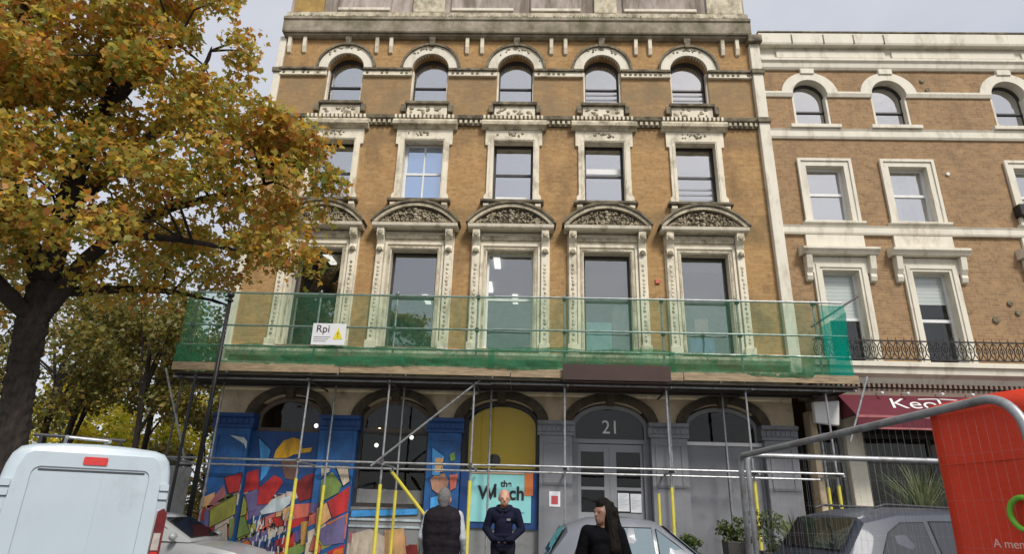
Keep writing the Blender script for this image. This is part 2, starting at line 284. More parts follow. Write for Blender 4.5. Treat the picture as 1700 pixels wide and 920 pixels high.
def curve_mesh(name, loops, depth, m, bevel=0):       # filled 2D loops (x, z), front face towards -Y at y=-depth/2
    cu = bpy.data.curves.new(name, 'CURVE'); cu.dimensions = '2D'; cu.fill_mode = 'BOTH'; cu.extrude = depth / 2; cu.bevel_depth = bevel
    for lp in loops:
        sp = cu.splines.new('POLY'); sp.points.add(len(lp) - 1); sp.use_cyclic_u = True
        for p, q in zip(sp.points, lp): p.co = (q[0], q[1], 0, 1)
    return conv(cu, name, m)
def conv(cu, name, m):
    o = bpy.data.objects.new('tmp', cu); C.objects.link(o); bpy.context.view_layer.update()
    dg = bpy.context.evaluated_depsgraph_get(); me = bpy.data.meshes.new_from_object(o.evaluated_get(dg)); bpy.data.objects.remove(o); bpy.data.curves.remove(cu)
    me.transform(Matrix.Rotation(R(90), 4, 'X')); me.name = name; me.materials.clear(); me.materials.append(mt[m] if isinstance(m, str) else m)
    return me
def slab(name, loops, y0, y1, m, parent=None, local=False, bevel=0):
    o = bpy.data.objects.new(name, curve_mesh(name, loops, y1 - y0, m)); o.location = (0, (y0 + y1) / 2, 0)
    o.data.transform(Matrix.Translation(o.location)); o.location = (0, 0, 0)
    if bevel:
        b = o.modifiers.new('bevel', 'BEVEL'); b.width = bevel; b.segments = 2; b.limit_method = 'ANGLE'; b.angle_limit = R(60)
    return link(o, parent, local)
def text(name, s, size, loc, m, parent, local=False, shear=0, depth=.006, sx=1, rz=0, align='CENTER', fat=0):
    cu = bpy.data.curves.new(name, 'FONT'); cu.body = s; cu.size = size; cu.extrude = depth / 2; cu.shear = shear; cu.align_x = align; cu.align_y = 'CENTER'; cu.offset = fat
    me = conv(cu, name, m); me.transform(Matrix.Translation(loc) @ Matrix.Rotation(rz, 4, 'Z') @ Matrix.Diagonal((sx, 1, 1, 1)))
    return link(bpy.data.objects.new(name, me), parent, local)
def copy_part(o, parent, d):
    c = o.copy(); c.matrix_parent_inverse = wmat(parent).inverted() if parent is not None else Matrix(); c.parent = parent; c.location = Vector(o.location) + Vector(d); C.objects.link(c); WM[c.name] = Matrix.Translation(c.location); return c
def rect(x0, x1, z0, z1): return [(x0, z0), (x1, z0), (x1, z1), (x0, z1)]
def arch(cx, hw, z0, zs, rise=None, n=18):
    rise = hw if rise is None else rise
    return [(cx - hw, z0), (cx + hw, z0)] + [(cx + hw * math.cos(math.pi * k / n), zs + rise * math.sin(math.pi * k / n)) for k in range(n + 1)]
def ring(cx, hw, hw2, zs, r1_, r2_, n=20, foot=None):
    lo = [(cx + hw2 * math.cos(math.pi * k / n), zs + r2_ * math.sin(math.pi * k / n)) for k in range(n + 1)]
    li = [(cx + hw * math.cos(math.pi * k / n), zs + r1_ * math.sin(math.pi * k / n)) for k in range(n + 1)][::-1]
    return [lo + li]

# ------------------------------------------------------------------ ground
g = MB().box(-300, 300, -300, 300, -1, -.004).build('ground', 'soil'); tag(g, kind='structure')
g = MB().box(-120, 120, -14.8, -5.2, -.5, 0).build('road', 'asphalt'); tag(g, kind='structure')
g = MB().box(-120, 120, -5.05, 12, -.5, .12).build('pavement', 'paving'); tag(g, kind='structure')
g = MB().box(-120, 120, -5.2, -5.05, -.5, .125).build('kerb', 'paving'); tag(g, kind='structure')
g = MB().box(-120, 120, -30, -14.8, -.5, .12).build('pavement', 'paving'); tag(g, kind='structure')

# ------------------------------------------------------------------ main building
XL, XR = -7.2, 7.05
BX = [(i - 2) * 2.6 for i in range(5)]
B = thing('terrace_building', 'ochre brick Victorian building with five window bays and painted shopfront', 'building', (0, 0, 0))
holes = []
for cx in BX:
    holes += [rect(cx - .66, cx + .66, 5.46, 8.23), rect(cx - .60, cx + .60, 9.7, 11.68), arch(cx, .56, 12.95, 14.17)]
slab('upper_wall', [rect(XL, XR, 4.62, 15.38)] + holes, 0, .36, 'brick', B)
box('side_wall', XL + .004, XL + .36, .362, 11, .1, 16.5, 'brick', B); box('side_wall', XR - .4, XR - .004, .362, 11, .1, 16.5, 'brick', B)
box('rear_wall', XL, XR, 11, 11.3, .1, 16.5, 'brick', B); box('roof', XL + .1, XR - .1, .1, 11, 16.52, 16.7, 'attic', B)
# rooms behind the glass
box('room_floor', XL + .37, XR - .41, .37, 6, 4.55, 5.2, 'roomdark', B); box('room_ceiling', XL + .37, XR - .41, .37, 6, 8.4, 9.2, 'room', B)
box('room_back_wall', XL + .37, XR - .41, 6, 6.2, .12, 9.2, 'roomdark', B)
for lx, ly in ((-.42, 1.2), (-5.3, 1.1), (-.75, 3.4), (.05, 4.6), (-3.0, 4.8)):
    box('strip_lamp', lx - .09, lx + .09, ly - .45, ly + .45, 8.33, 8.39, 'tube_light', B)
# 3rd floor: arched windows
for i, cx in enumerate(BX):
    w = slab('window', [arch(cx, .56, 12.97, 14.17), arch(cx, .47, 13.06, 14.15)], .27, .34, 'sashdark', B)
    slab('pane', [arch(cx, .48, 13.05, 14.16)], .302, .308, 'glass', w)
    box('meeting_rail', cx - .48, cx + .48, .26, .31, 13.66, 13.71, 'sashdark', w)
    if i >= 3:
        for zz in (13.2, 13.33, 13.5): box('blind_slat', cx - .46, cx + .46, .285, .296, zz, zz + .045, 'greydoor', w)
    for s in (-1, 1): box('jamb', cx + s * .535 - .025, cx + s * .535 + .025, .06, .2, 12.97, 14.15, 'stucco', w)
    a = slab('arch_surround', ring(cx, .56, .84, 14.17, .56, .84), -.07, .1, 'cream', B, bevel=.015)
    slab('arch_hood', ring(cx, .845, .91, 14.17, .845, .92), -.13, .08, 'stone_dark', a)
    k = MB().hexa([(cx - .07, -.16, 14.98), (cx + .07, -.16, 14.98), (cx + .07, 0.05, 14.98), (cx - .07, 0.05, 14.98), (cx - .1, -.16, 15.3), (cx + .1, -.16, 15.3), (cx + .1, .05, 15.3), (cx - .1, .05, 15.3)]).build('keystone', 'stone_dark', a)
    b = MB(); rr = random.Random(i)
    for q in range(16):                      # worn carved leaf on the archivolt
        t = rr.gauss(.5, .1) * math.pi; rd = rr.uniform(.7, .82)
        b.ball((cx + rd * math.cos(t), -.075, 14.17 + rd * math.sin(t)), (rr.uniform(.02, .05), .025, rr.uniform(.02, .05)), 6, 4)
    tag(b.build('carving', 'carve', a, smooth=True), kind='stuff')
    MB().box(cx - .66, cx + .66, -.14, .2, 12.86, 12.96).build('window_sill', 'stone_dark', B, bevel=.015)
    p = box('sill_panel', cx - .6, cx + .6, -.05, .02, 12.5, 12.858, 'stucco', B, .012); b = MB()
    for q in range(14): b.ball((cx + rr.uniform(-.5, .5), -.05, 12.68 + rr.uniform(-.12, .12)), (rr.uniform(.03, .08), .025, rr.uniform(.03, .07)), 6, 4)
    tag(b.build('carving', 'carve', p, smooth=True), kind='stuff')
    for s in (-1, 1): MB().box(cx + s * .7 - .07, cx + s * .7 + .07, -.12, .02, 12.6, 12.857).build('sill_bracket', 'stone_dark', B, bevel=.02)
# impost string course between arches
edges = [XL] + sum([[cx - .56, cx + .56] for cx in BX], []) + [XR]
for k in range(6):
    x0, x1 = edges[2 * k], edges[2 * k + 1]
    s = box('string_course', x0, x1, -.09, .1, 13.9, 14.06, 'stucco', B, .012); box('string_top', x0 - (.02 if k == 0 else 0), x1, -.15, .1, 14.065, 14.15, 'stone_dark', s, .015)
    b = MB(); x = x0 + .1
    while x < x1 - .1:
        if random.random() > .25: b.box(x, x + .07, -.11, -.085, 13.96, 14.05)
        x += .15
    tag(b.build('dentils', 'stone_dark', s), kind='stuff')
# dentil course
s = MB().extrude([(.05, 12.16), (-.07, 12.16), (-.07, 12.3), (-.14, 12.36), (-.16, 12.46), (.05, 12.49)], XL, XR).build('dentil_course', 'stone_dark', B)
b = MB(); x = XL + .05
while x < XR - .08: b.box(x, x + .075, -.135, -.065, 12.2, 12.3); x += .15
tag(b.build('dentils', 'stucco_dirty', s), kind='stuff')
# paired brackets under the cornice
for x in [-7.05, -6.58, -4.1 - .22, -4.1 + .22, -1.52, -1.06, 1.07, 1.5, 3.65, 4.08, 6.28, 6.72]:
    MB().extrude([(.02, 14.74), (-.06, 14.76), (-.12, 14.95), (-.13, 15.37), (.02, 15.37)], x - .055, x + .055).build('cornice_bracket', 'stucco', B, bevel=.01)
# cornice and attic
MB().extrude([(.1, 15.38), (-.24, 15.38), (-.26, 15.42), (-.27, 15.8), (-.31, 15.84), (-.31, 15.93), (-.1, 16.03), (.1, 16.03)], XL - .08, XR + .08).build('cornice', 'cornice', B)
MB().extrude([(.1, 15.37), (-.18, 15.372), (-.18, 15.32), (-.08, 15.27), (0.1, 15.27)], XL - .03, XR + .03).build('bed_moulding', 'cornice', B)
box('attic_wall', XL - .02, XR + .02, -.05, .5, 16.032, 18.2, 'attic', B)
MB().extrude([(-.04, 16.04), (-.2, 16.04), (-.2, 16.2), (-.12, 16.26), (-.04, 16.27)], XL - .06, XR + .06).build('attic_plinth', 'stucco_dirty', B)
for k, (x0, x1, m) in enumerate([(-7.1, -6.15, 'attic_yellow'), (-5.7, -4.0, 'attic'), (-3.3, -2.3, 'stucco_dirty'), (-2.1, -.1, 'attic'), (.4, 2.0, 'attic'), (2.4, 3.1, 'stucco_dirty'), (3.3, 5.6, 'attic'), (5.9, 7.0, 'stucco_dirty')]):
    p = box('attic_panel', x0, x1, -.12 - .01 * (k % 3), -.045, 16.28, 18.1, m, B, .01)
    if m == 'attic': box('panel_sill', x0 + .03, x1 - .03, -.17, -.1, 16.32, 16.42, 'cream', p, .01)
b = MB(); rr = random.Random(5)
for q in range(160):                     # weeds and moss along the cornice lip
    x = rr.uniform(XL, XR); h = rr.uniform(.04, .14)
    for j in range(4): dx, dy = rr.uniform(-.06, .06), rr.uniform(-.05, .05); b.quad((x + dx, -.24 + dy, 15.95), (x + dx + .03, -.24 + dy, 15.95), (x + dx + rr.uniform(-.06, .06), -.26 + dy, 15.95 + h * .7))
tag(b.build('moss', 'plantleaf', B), kind='stuff')
# 2nd floor windows
for i, cx in enumerate(BX):
    fm = 'white' if i in (1,) else 'sashdark'
    w = slab('window', [rect(cx - .6, cx + .6, 9.7, 11.68), rect(cx - .50, cx + .50, 9.8, 10.66), rect(cx - .50, cx + .50, 10.73, 11.6)], .26, .33, fm, B)
    for z0, z1 in ((9.79, 10.67), (10.72, 11.61)): box('pane', cx - .51, cx + .51, .29, .296, z0, z1, 'glassblue' if i == 1 else 'glass', w)
    if i == 1: box('glazing_bar', cx - .02, cx + .02, .255, .3, 9.8, 11.6, 'white', w)
    if i == 2: box('radiator', cx - .48, cx + .42, .272, .286, 9.82, 10.0, 'white', w)
    if i == 3: box('blind', cx - .49, cx + .49, .274, .286, 10.78, 10.95, 'blind', w); box('open_sash_gap', cx - .49, cx + .49, .25, .26, 9.81, 9.9, 'sashdark', w)
    if i == 4:
        for zz in (9.95, 10.13, 10.3): box('blind_slat', cx - .49, cx + .49, .274, .286, zz, zz + .05, 'greydoor', w)
    sr = slab('window_surround', [[(cx - .8, 9.72), (cx - .8, 9.86), (cx - .74, 9.95), (cx - .74, 11.5), (cx - .82, 11.52), (cx - .82, 12.0), (cx + .82, 12.0), (cx + .82, 11.52), (cx + .74, 11.5), (cx + .74, 9.95), (cx + .8, 9.86), (cx + .8, 9.72)], rect(cx - .57, cx + .57, 9.725, 11.65)], -.07, .21, 'stucco', B, bevel=.015)
    slab('inner_moulding', [rect(cx - .66, cx + .66, 9.74, 11.74), rect(cx - .60, cx + .60, 9.73, 11.68)], -.085, -.06, 'stucco', sr)
    b = MB(); rr = random.Random(40 + i)
    for q in range(16): b.ball((cx + rr.gauss(0, .18), -.075, 11.86 + rr.uniform(-.06, .08)), (rr.uniform(.02, .05), .025, rr.uniform(.02, .05)), 6, 4)
    tag(b.build('carving', 'carve', sr, smooth=True), kind='stuff')
    MB().extrude([(.02, 12.0), (-.1, 12.0), (-.14, 12.06), (-.24, 12.1), (-.25, 12.2), (-.2, 12.28), (.02, 12.3)], cx - .94, cx + .94).build('window_hood', 'stucco_dirty', B, bevel=.008)
    b = MB(); x = cx - .9
    while x < cx + .84: b.box(x, x + .06, -.2, -.13, 12.33, 12.44); x += .12
    tag(b.build('dentils', 'stucco', sr), kind='stuff')
    sl_ = MB().extrude([(.2, 9.6), (-.16, 9.6), (-.2, 9.64), (-.2, 9.7), (.2, 9.72)], cx - .88, cx + .88).build('window_sill', 'stone_dark', B)
    for s in (-1, 1): MB().extrude([(.02, 9.4), (-.08, 9.42), (-.15, 9.52), (-.15, 9.6), (.02, 9.6)], cx + s * .72 - .08, cx + s * .72 + .08).build('sill_bracket', 'stucco', sl_, bevel=.01)
    box('apron', cx - .62, cx + .62, -.03, .02, 9.42, 9.598, 'stone_dark', sl_)
# 1st floor windows with segmental pediments
def seg(cx, hw, zb, rise, n=20):
    rad = (hw * hw + rise * rise) / (2 * rise); a0 = math.asin(hw / rad)
    return [(cx + rad * math.sin(a0 - 2 * a0 * k / n), zb + rise - rad + rad * math.cos(a0 - 2 * a0 * k / n)) for k in range(n + 1)]
for i, cx in enumerate(BX):
    w = slab('window', [rect(cx - .66, cx + .66, 5.46, 8.23), rect(cx - .57, cx + .57, 5.56, 6.86), rect(cx - .57, cx + .57, 6.93, 8.15)], .22, .29, 'sashdark' if i != 2 else 'white', B)
    for z0, z1 in ((5.55, 6.87), (6.92, 8.16)): box('pane', cx - .58, cx + .58, .25, .256, z0, z1, 'glassroom', w)
    if i == 3:
        box('roller_blind', cx - .55, cx + .55, .34, .35, 6.75, 8.2, 'sashdark', w); box('frosted_panel', cx - .55, cx + .12, .33, .338, 5.56, 6.35, 'cyan', w); box('frosted_panel', cx + .14, cx + .55, .33, .338, 5.56, 6.8, 'hoard', w)
    if i == 4:
        box('paper', cx - .3, cx + .05, .32, .326, 6.05, 6.5, 'carton', w); box('chair_back', cx - .42, cx + .2, .4, .46, 5.5, 6.0, 'mu_sky', w); box('ceiling_bulkhead', cx - .57, cx + .57, .5, .6, 7.9, 8.2, 'room', w)
        box('curtain', cx - .56, cx + .56, .62, .64, 5.6, 7.9, 'sashdark', w)
    if i == 0: box('curtain', cx - .56, cx - .05, .7, .72, 5.6, 8.2, 'sashdark', w)
    sr = slab('window_surround', [[(cx - 1.06, 5.47), (cx - 1.06, 8.3), (cx - 1.06, 8.72), (cx + 1.06, 8.72), (cx + 1.06, 5.47)], rect(cx - .63, cx + .63, 5.475, 8.2)], -.06, .23, 'stucco', B, bevel=.012)
    slab('architrave', [rect(cx - .8, cx + .8, 5.48, 8.4), rect(cx - .74, cx + .74, 5.477, 8.33)], -.1, -.05, 'stucco', sr, bevel=.01)
    slab('inner_moulding', [rect(cx - .71, cx + .71, 5.48, 8.28), rect(cx - .655, cx + .655, 5.477, 8.225)], -.085, -.05, 'stucco_dirty', sr, bevel=.008)
    MB().extrude([(-.05, 8.5), (-.12, 8.5), (-.14, 8.6), (-.05, 8.62)], cx - .8, cx + .8).build('frieze_moulding', 'stucco_dirty', sr)
    for s in (-1, 1):
        p = box('pilaster', cx + s * .93 - .1, cx + s * .93 + .1, -.15, -.055, 5.62, 8.1, 'stucco', sr, .012)
        b = MB(); z = 5.75; rr = random.Random(int(i * 2 + s))
        while z < 7.85: b.ball((cx + s * .93 + rr.uniform(-.012, .012), -.15, z), (rr.uniform(.03, .045), .016, .05), 6, 4); z += rr.uniform(.09, .14)
        tag(b.build('carving', 'stucco_dirty', p, smooth=True), kind='stuff')
        box('plinth_block', cx + s * .93 - .14, cx + s * .93 + .14, -.2, -.03, 5.36, 5.62, 'stucco', sr, .015)
        cs = MB().extrude([(-.05, 8.05), (-.14, 8.07), (-.19, 8.13), (-.19, 8.2), (-.15, 8.3), (-.2, 8.42), (-.3, 8.52), (-.32, 8.74), (-.05, 8.74)], cx + s * .93 - .1, cx + s * .93 + .1).build('console', 'stucco', sr, bevel=.015)
        MB().ball((cx + s * .93, -.2, 8.15), (.075, .05, .08), 8, 6).build('acanthus', 'carve', cs, smooth=True)
        MB().ball((cx + s * .93, -.3, 8.6), (.085, .05, .09), 8, 6).build('acanthus', 'stucco_dirty', cs, smooth=True)
    pd = MB().extrude([(.02, 8.745), (-.34, 8.745), (-.38, 8.78), (-.4, 8.86), (.02, 8.89)], cx - 1.16, cx + 1.16).build('pediment', 'stucco', B)
    o1, o2 = seg(cx, 1.16, 8.89, .58), seg(cx, 1.05, 8.89, .49)
    slab('pediment_arch', [o1 + o2[::-1]], -.38, .05, 'stucco_dirty', pd, bevel=.015)
    o3 = seg(cx, 1.22, 8.9, .65); slab('pediment_hood', [o3 + [(a, b_ + .001) for a, b_ in seg(cx, 1.165, 8.895, .585)][::-1]], -.43, .05, 'stone_dark', pd)
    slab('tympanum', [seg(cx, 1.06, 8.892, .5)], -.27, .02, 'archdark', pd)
    b = MB(); rr = random.Random(90 + i)
    for q in range(200):
        x = rr.uniform(-.95, .95); top = .49 * (1 - (x / 1.05) ** 2) - .05; z = rr.uniform(.03, max(.05, top))
        b.ball((cx + x, -.28, 8.9 + z), (rr.uniform(.014, .045), .035, rr.uniform(.014, .045)), 6, 4)
    for q in range(5): b.ball((cx + .04 * (q % 2) - .02, -.3, 8.96 + q * .08), (.06, .05, .05), 8, 5)
    for s in (-1, 1):
        for q in range(9): t = q / 8 * math.pi * 1.6; b.ball((cx + s * (.42 + .13 * math.cos(t)), -.3, 9.06 + .09 * math.sin(t)), (.032, .045, .032), 6, 4)
    tag(b.build('carving', 'carve', pd, smooth=True), kind='stuff')
# ledge under first floor windows and shop cornice
MB().extrude([(.05, 5.2), (-.16, 5.2), (-.22, 5.28), (-.22, 5.35), (.05, 5.37)], XL - .02, XR + .02).build('sill_course', 'stucco', B)
MB().extrude([(.05, 4.55), (-.2, 4.55), (-.25, 4.7), (-.42, 4.8), (-.44, 4.95), (.05, 5.02)], XL - .05, XR + .05).build('shop_cornice', 'stucco_dirty', B)
# corner strips (white rendered quoin strips)
for x0, x1, y0 in ((7.06, 7.36, -.16), (-7.4, -7.18, -.06)):
    st = box('corner_strip', x0, x1, y0, .3, 5.0, 15.36, 'cream', B, .02)
    for z in (14.0, 12.3): box('strip_collar', x0 - .04, x1 + .04, y0 - .06, .2, z, z + .16, 'stone_dark', st, .015)
box('strip_cap', 7.0, 7.42, -.3, .3, 15.1, 15.36, 'stone_dark', B, .03)
box('alarm_box', 3.86, 3.98, -.05, .01, 7.35, 7.47, 'mu_salmon', B, .01)

# ground floor
PIL = [(-7.17, -6.25), (-4.53, -3.61), (-1.87, -1.06), (.84, 1.63), (3.52, 4.39), (6.23, 7.0)]
BAY = [(PIL[k][1], PIL[k + 1][0]) for k in range(5)]
gh = []
for a, b_ in BAY: cx = (a + b_) / 2; gh.append(arch(cx, (b_ - a) / 2 + .02, .12, 3.62, .58))
slab('ground_wall', [rect(XL, XR, .1, 4.6)] + gh, .0, .36, 'groundcream', B)
for k, (a, b_) in enumerate(BAY):
    cx = (a + b_) / 2; hw = (b_ - a) / 2
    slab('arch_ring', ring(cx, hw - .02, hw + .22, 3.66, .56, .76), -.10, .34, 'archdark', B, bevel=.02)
    MB().hexa([(cx - .09, -.2, 4.1), (cx + .09, -.2, 4.1), (cx + .09, 0, 4.1), (cx - .09, 0, 4.1), (cx - .14, -.24, 4.54), (cx + .14, -.24, 4.54), (cx + .14, 0, 4.54), (cx - .14, 0, 4.54)]).build('arch_keystone', 'archdark', B, bevel=.015)
for k, (a, b_) in enumerate(PIL):
    m = 'mblue' if k < 3 else 'greyblue'; m2 = 'mdkblue' if k < 3 else 'greyblue'
    p = box('shop_pilaster', a, b_, -.12, .34, .12, 3.35, m, B, .012)
    slab('pilaster_panel', [rect(a + .1, b_ - .1, 2.2, 3.22), rect(a + .16, b_ - .16, 2.26, 3.16)], -.14, -.115, m, p)
    slab('pilaster_panel', [rect(a + .1, b_ - .1, .6, 2.1), rect(a + .16, b_ - .16, .66, 2.04)], -.1225, -.115, m, p)
    MB().extrude([(.3, 3.352), (-.15, 3.352), (-.16, 3.42), (-.13, 3.44), (-.13, 3.58), (-.2, 3.62), (-.2, 3.7), (.3, 3.7)], a - .05, b_ + .05).build('capital', m2, p)
    nfl = 6
    for q in range(nfl): x = a + .04 + (b_ - a - .08) * (q + .5) / nfl; box('capital_flute', x - .035, x + .035, -.155, -.125, 3.45, 3.575, m2, p, .01)
# mural patches
MURAL = [
('red', -0.125, [(-6.68, 2.17), (-6.27, 2.3), (-6.27, 1.87), (-6.51, 1.8)]),
('pink', -0.125, [(-6.94, 1.58), (-6.67, 2.01), (-6.56, 1.76), (-6.89, 1.54)]),
('olive', -0.125, [(-6.9, 1.44), (-6.32, 1.8), (-6.27, 1.36), (-6.84, 1.04)]),
('purple', -0.125, [(-7.02, 1.38), (-6.92, 1.44), (-6.85, 1.03), (-6.96, 0.94)]),
('cream', -0.125, [(-6.91, 0.85), (-6.43, 1.16), (-6.34, 0.74), (-6.91, 0.72)]),
('green', -0.125, [(-6.4, 1.24), (-6.28, 1.28), (-6.27, 0.85), (-6.32, 0.79)]),
('pale', -0.125, [(-6.72, 3.16), (-6.36, 3.11), (-6.27, 3.02), (-6.27, 2.84), (-6.34, 2.96)]),
('red', .055, [(-6.23, 2.3), (-5.97, 2.39), (-5.88, 1.94), (-6.23, 1.85)]),
('olive', .055, [(-6.23, 1.8), (-6.12, 1.62), (-6.08, 1.36), (-6.23, 1.3)]),
('purple', .055, [(-6.2, 1.8), (-5.91, 1.96), (-5.87, 1.46), (-6.05, 1.41)]),
('green', .055, [(-6.23, 1.3), (-6.11, 1.32), (-5.93, 0.95), (-6.23, 0.82)]),
('yellow', 0.055, [(-5.64, 2.66), (-5.61, 2.85), (-5.45, 3.08), (-5.23, 3.16), (-5.03, 3.11), (-4.96, 2.9), (-4.73, 2.93), (-4.75, 2.83), (-5.17, 2.75), (-5.31, 2.67)]),
('brown', 0.055, [(-5.46, 2.61), (-5.08, 2.66), (-4.96, 2.35), (-5.08, 2.16), (-5.28, 2.19)]),
('red', 0.055, [(-5.87, 1.57), (-5.88, 1.96), (-5.56, 2.26), (-5.38, 2.19), (-5.32, 2.09), (-5.61, 1.61)]),
('dkred', 0.055, [(-5.05, 2.06), (-4.79, 2.28), (-4.55, 2.34), (-4.55, 1.78), (-4.86, 1.67)]),
('pale', 0.055, [(-5.77, 1.43), (-5.47, 1.72), (-5.1, 1.79), (-5.08, 1.63), (-5.28, 1.45), (-5.72, 1.36)]),
('red', 0.055, [(-5.45, 1.3), (-5.23, 1.34), (-5.16, 1.14), (-5.34, 1.1)]),
('salmon', 0.055, [(-5.0, 1.61), (-4.55, 1.65), (-4.55, 1.36), (-4.95, 1.28)]),
('orange', 0.055, [(-6.2, 0.66), (-5.96, 0.81), (-5.74, 0.58), (-6.17, 0.48)]),
('ochre', 0.055, [(-4.76, 1.22), (-4.56, 1.26), (-4.56, 0.75), (-4.69, 0.71)]),
('sky', 0.055, [(-6.09, 3.14), (-5.73, 2.85), (-5.77, 2.58), (-5.96, 2.58)]),
('sky', 0.055, [(-5.9, 2.47), (-5.68, 2.51), (-5.75, 2.26), (-5.88, 2.11)]),
('green', -0.125, [(-4.34, 2.17), (-4.1, 2.36), (-3.84, 2.08), (-3.89, 1.9), (-4.33, 1.65)]),
('cream', -0.125, [(-4.38, 2.5), (-4.16, 2.5), (-4.18, 2.36), (-4.35, 2.25)]),
('cream', -0.125, [(-4.04, 2.51), (-3.74, 2.51), (-3.66, 2.16), (-3.8, 2.05)]),
('red', -0.125, [(-4.13, 1.69), (-3.64, 2.06), (-3.64, 1.5), (-3.97, 1.34)]),
('peach', -0.125, [(-4.37, 1.54), (-4.15, 1.68), (-3.99, 1.34), (-4.34, 1.06)]),
('purple', -0.125, [(-4.34, 1.03), (-3.68, 1.4), (-3.64, 0.81), (-4.11, 0.73)]),
('salmon', -0.125, [(-4.36, 0.96), (-4.15, 0.71), (-4.17, 0.56), (-4.43, 0.62)]),
('orange', -0.125, [(-3.85, 0.64), (-3.64, 0.71), (-3.63, 0.58), (-3.87, 0.55)]),
('sky', -0.125, [(-1.75, 3.0), (-1.43, 2.79), (-1.52, 2.35), (-1.71, 2.35)]),
('peach', -0.125, [(-1.66, 2.75), (-1.47, 2.75), (-1.45, 2.43), (-1.64, 2.42)]),
('tan', -0.125, [(-1.74, 2.24), (-1.63, 2.39), (-1.41, 2.39), (-1.3, 2.22), (-1.35, 2.0), (-1.53, 1.93), (-1.68, 2.03)]),
('salmon', -0.125, [(-1.29, 2.36), (-1.09, 2.4), (-1.13, 2.08), (-1.25, 2.01)]),
('sky', -0.125, [(-1.71, 1.85), (-1.42, 1.93), (-1.47, 1.65), (-1.71, 1.58)]),
('leaf', -0.125, [(-1.32, 2.83), (-1.21, 2.9), (-1.17, 2.72), (-1.28, 2.68)]),
('cream', .0, [(-3.5, 1.0), (-3.1, 1.12), (-2.6, .9), (-2.5, .5), (-3.5, .5)]),
('peach', .0, [(-2.75, 1.1), (-2.3, 1.15), (-2.2, .6), (-2.7, .55)]),
('sky', .0, [(-3.58, 1.52), (-2.0, 1.6), (-2.0, 1.46), (-3.58, 1.36)]),
]
# bay 0: boarded panel carrying the mural, fanlight above
a, b_ = BAY[0]; cx = (a + b_) / 2; hw = (b_ - a) / 2
mp0 = box('mural_board', a + .002, b_ - .002, .06, .12, .12, 3.3, 'mdkblue', B)
for j, (c, y, l) in enumerate(MURAL):
    y = y - .0006 * (j % 8) - (.02 if y < -.1 and max(q[1] for q in l) > 2.2 else .005)
    slab('mural_patch', [l], y - .004, y, 'mu_' + c, B)
    if j % 2 == 0 and len(l) == 4:      # dark outline strokes round the painted blocks
        bb = MB()
        for q in range(4):
            p0, p1 = l[q], l[(q + 1) % 4]; bb.path([(p0[0], y - .004, p0[1]), (p1[0], y - .004, p1[1])], .007, 4)
        bb.build('mural_outline', 'ink', B)
def clip(poly, x0, x1, z0, z1):
    for ax, lim, sg_ in ((0, x0, 1), (0, x1, -1), (1, z0, 1), (1, z1, -1)):
        o_ = []
        for q in range(len(poly)):
            a_, c_ = poly[q - 1], poly[q]; ia, ic = sg_ * (a_[ax] - lim) >= 0, sg_ * (c_[ax] - lim) >= 0
            if ia != ic: t_ = (lim - a_[ax]) / (c_[ax] - a_[ax]); o_.append((a_[0] + (c_[0] - a_[0]) * t_, a_[1] + (c_[1] - a_[1]) * t_))
            if ic: o_.append(c_)
        poly = o_
        if len(poly) < 3: return []
    return poly
rm_ = random.Random(17); pal = ['red', 'olive', 'purple', 'salmon', 'peach', 'green', 'dkred', 'ochre', 'violet', 'cream', 'orange', 'pink']
for (x0, x1, z1, y) in ((PIL[0][0] + .01, PIL[0][1] - .01, 1.9, -.1235), (BAY[0][0] + .02, BAY[0][1] - .02, 1.75, .0575), (PIL[1][0] + .01, PIL[1][1] - .01, 1.6, -.1235), (PIL[2][0] + .01, PIL[2][1] - .01, 1.3, -.1235), (BAY[1][0] + .02, BAY[1][1] - .02, .95, .017)):
    for rw in range(-4, 14):
        for cl in range(-8, 10):        # skewed painted blocks stepping up to the right
            ux, uz = .42, .20; vx, vz = -.05, .31; ox = x0 + cl * ux + rw * vx + (rw % 2) * .2; oz = -.2 + cl * uz + rw * vz
            l = [(ox, oz), (ox + ux * .95, oz + uz * .95), (ox + ux * .95 + vx, oz + uz * .95 + vz * .94), (ox + vx, oz + vz * .94)]
            l = clip(l, x0, x1, .2, z1 + rm_.uniform(-.2, .15))
            if len(l) >= 3 and max(q[0] for q in l) - min(q[0] for q in l) > .05: slab('mural_patch', [l], y - .0016, y + .002, 'mu_' + rm_.choice(pal), B)
rr = random.Random(3); b = MB(); b2 = MB()
for q in range(90):                     # jumble of spray lettering
    x = rr.uniform(-5.95, -4.95); z = rr.uniform(.5, 1.3) + (x + 5.4) * .05; dx = rr.uniform(-.03, .03); h = rr.uniform(.06, .2); w_ = rr.uniform(.015, .035)
    y = .05 - .0007 * (q % 9); (b if q % 2 else b2).hexa([(x, y, z), (x + w_, y, z), (x + w_, y + .003, z), (x, y + .003, z), (x + dx, y, z + h), (x + dx + w_, y, z + h), (x + dx + w_, y + .003, z + h), (x + dx, y + .003, z + h)])
tag(b.build('graffiti_strokes', 'mu_pale', B), kind='stuff'); tag(b2.build('graffiti_strokes', 'ink', B), kind='stuff')
def fanlight(k, z0, fm, pane='glassdark', top=4.16):
    a, b_ = BAY[k]; cx = (a + b_) / 2; hw = (b_ - a) / 2
    f = slab('fanlight', [[(cx - hw, z0), (cx + hw, z0)] + arch(cx, hw, z0, 3.6, top - 3.6)[2:], [(cx - hw + .1, z0 + .1), (cx + hw - .1, z0 + .1)] + arch(cx, hw - .1, z0, 3.58, top - 3.68)[2:]], .2, .27, fm, B)
    slab('pane', [[(cx - hw + .09, z0 + .09), (cx + hw - .09, z0 + .09)] + arch(cx, hw - .09, z0, 3.58, top - 3.67)[2:]], .23, .236, pane, f); return f
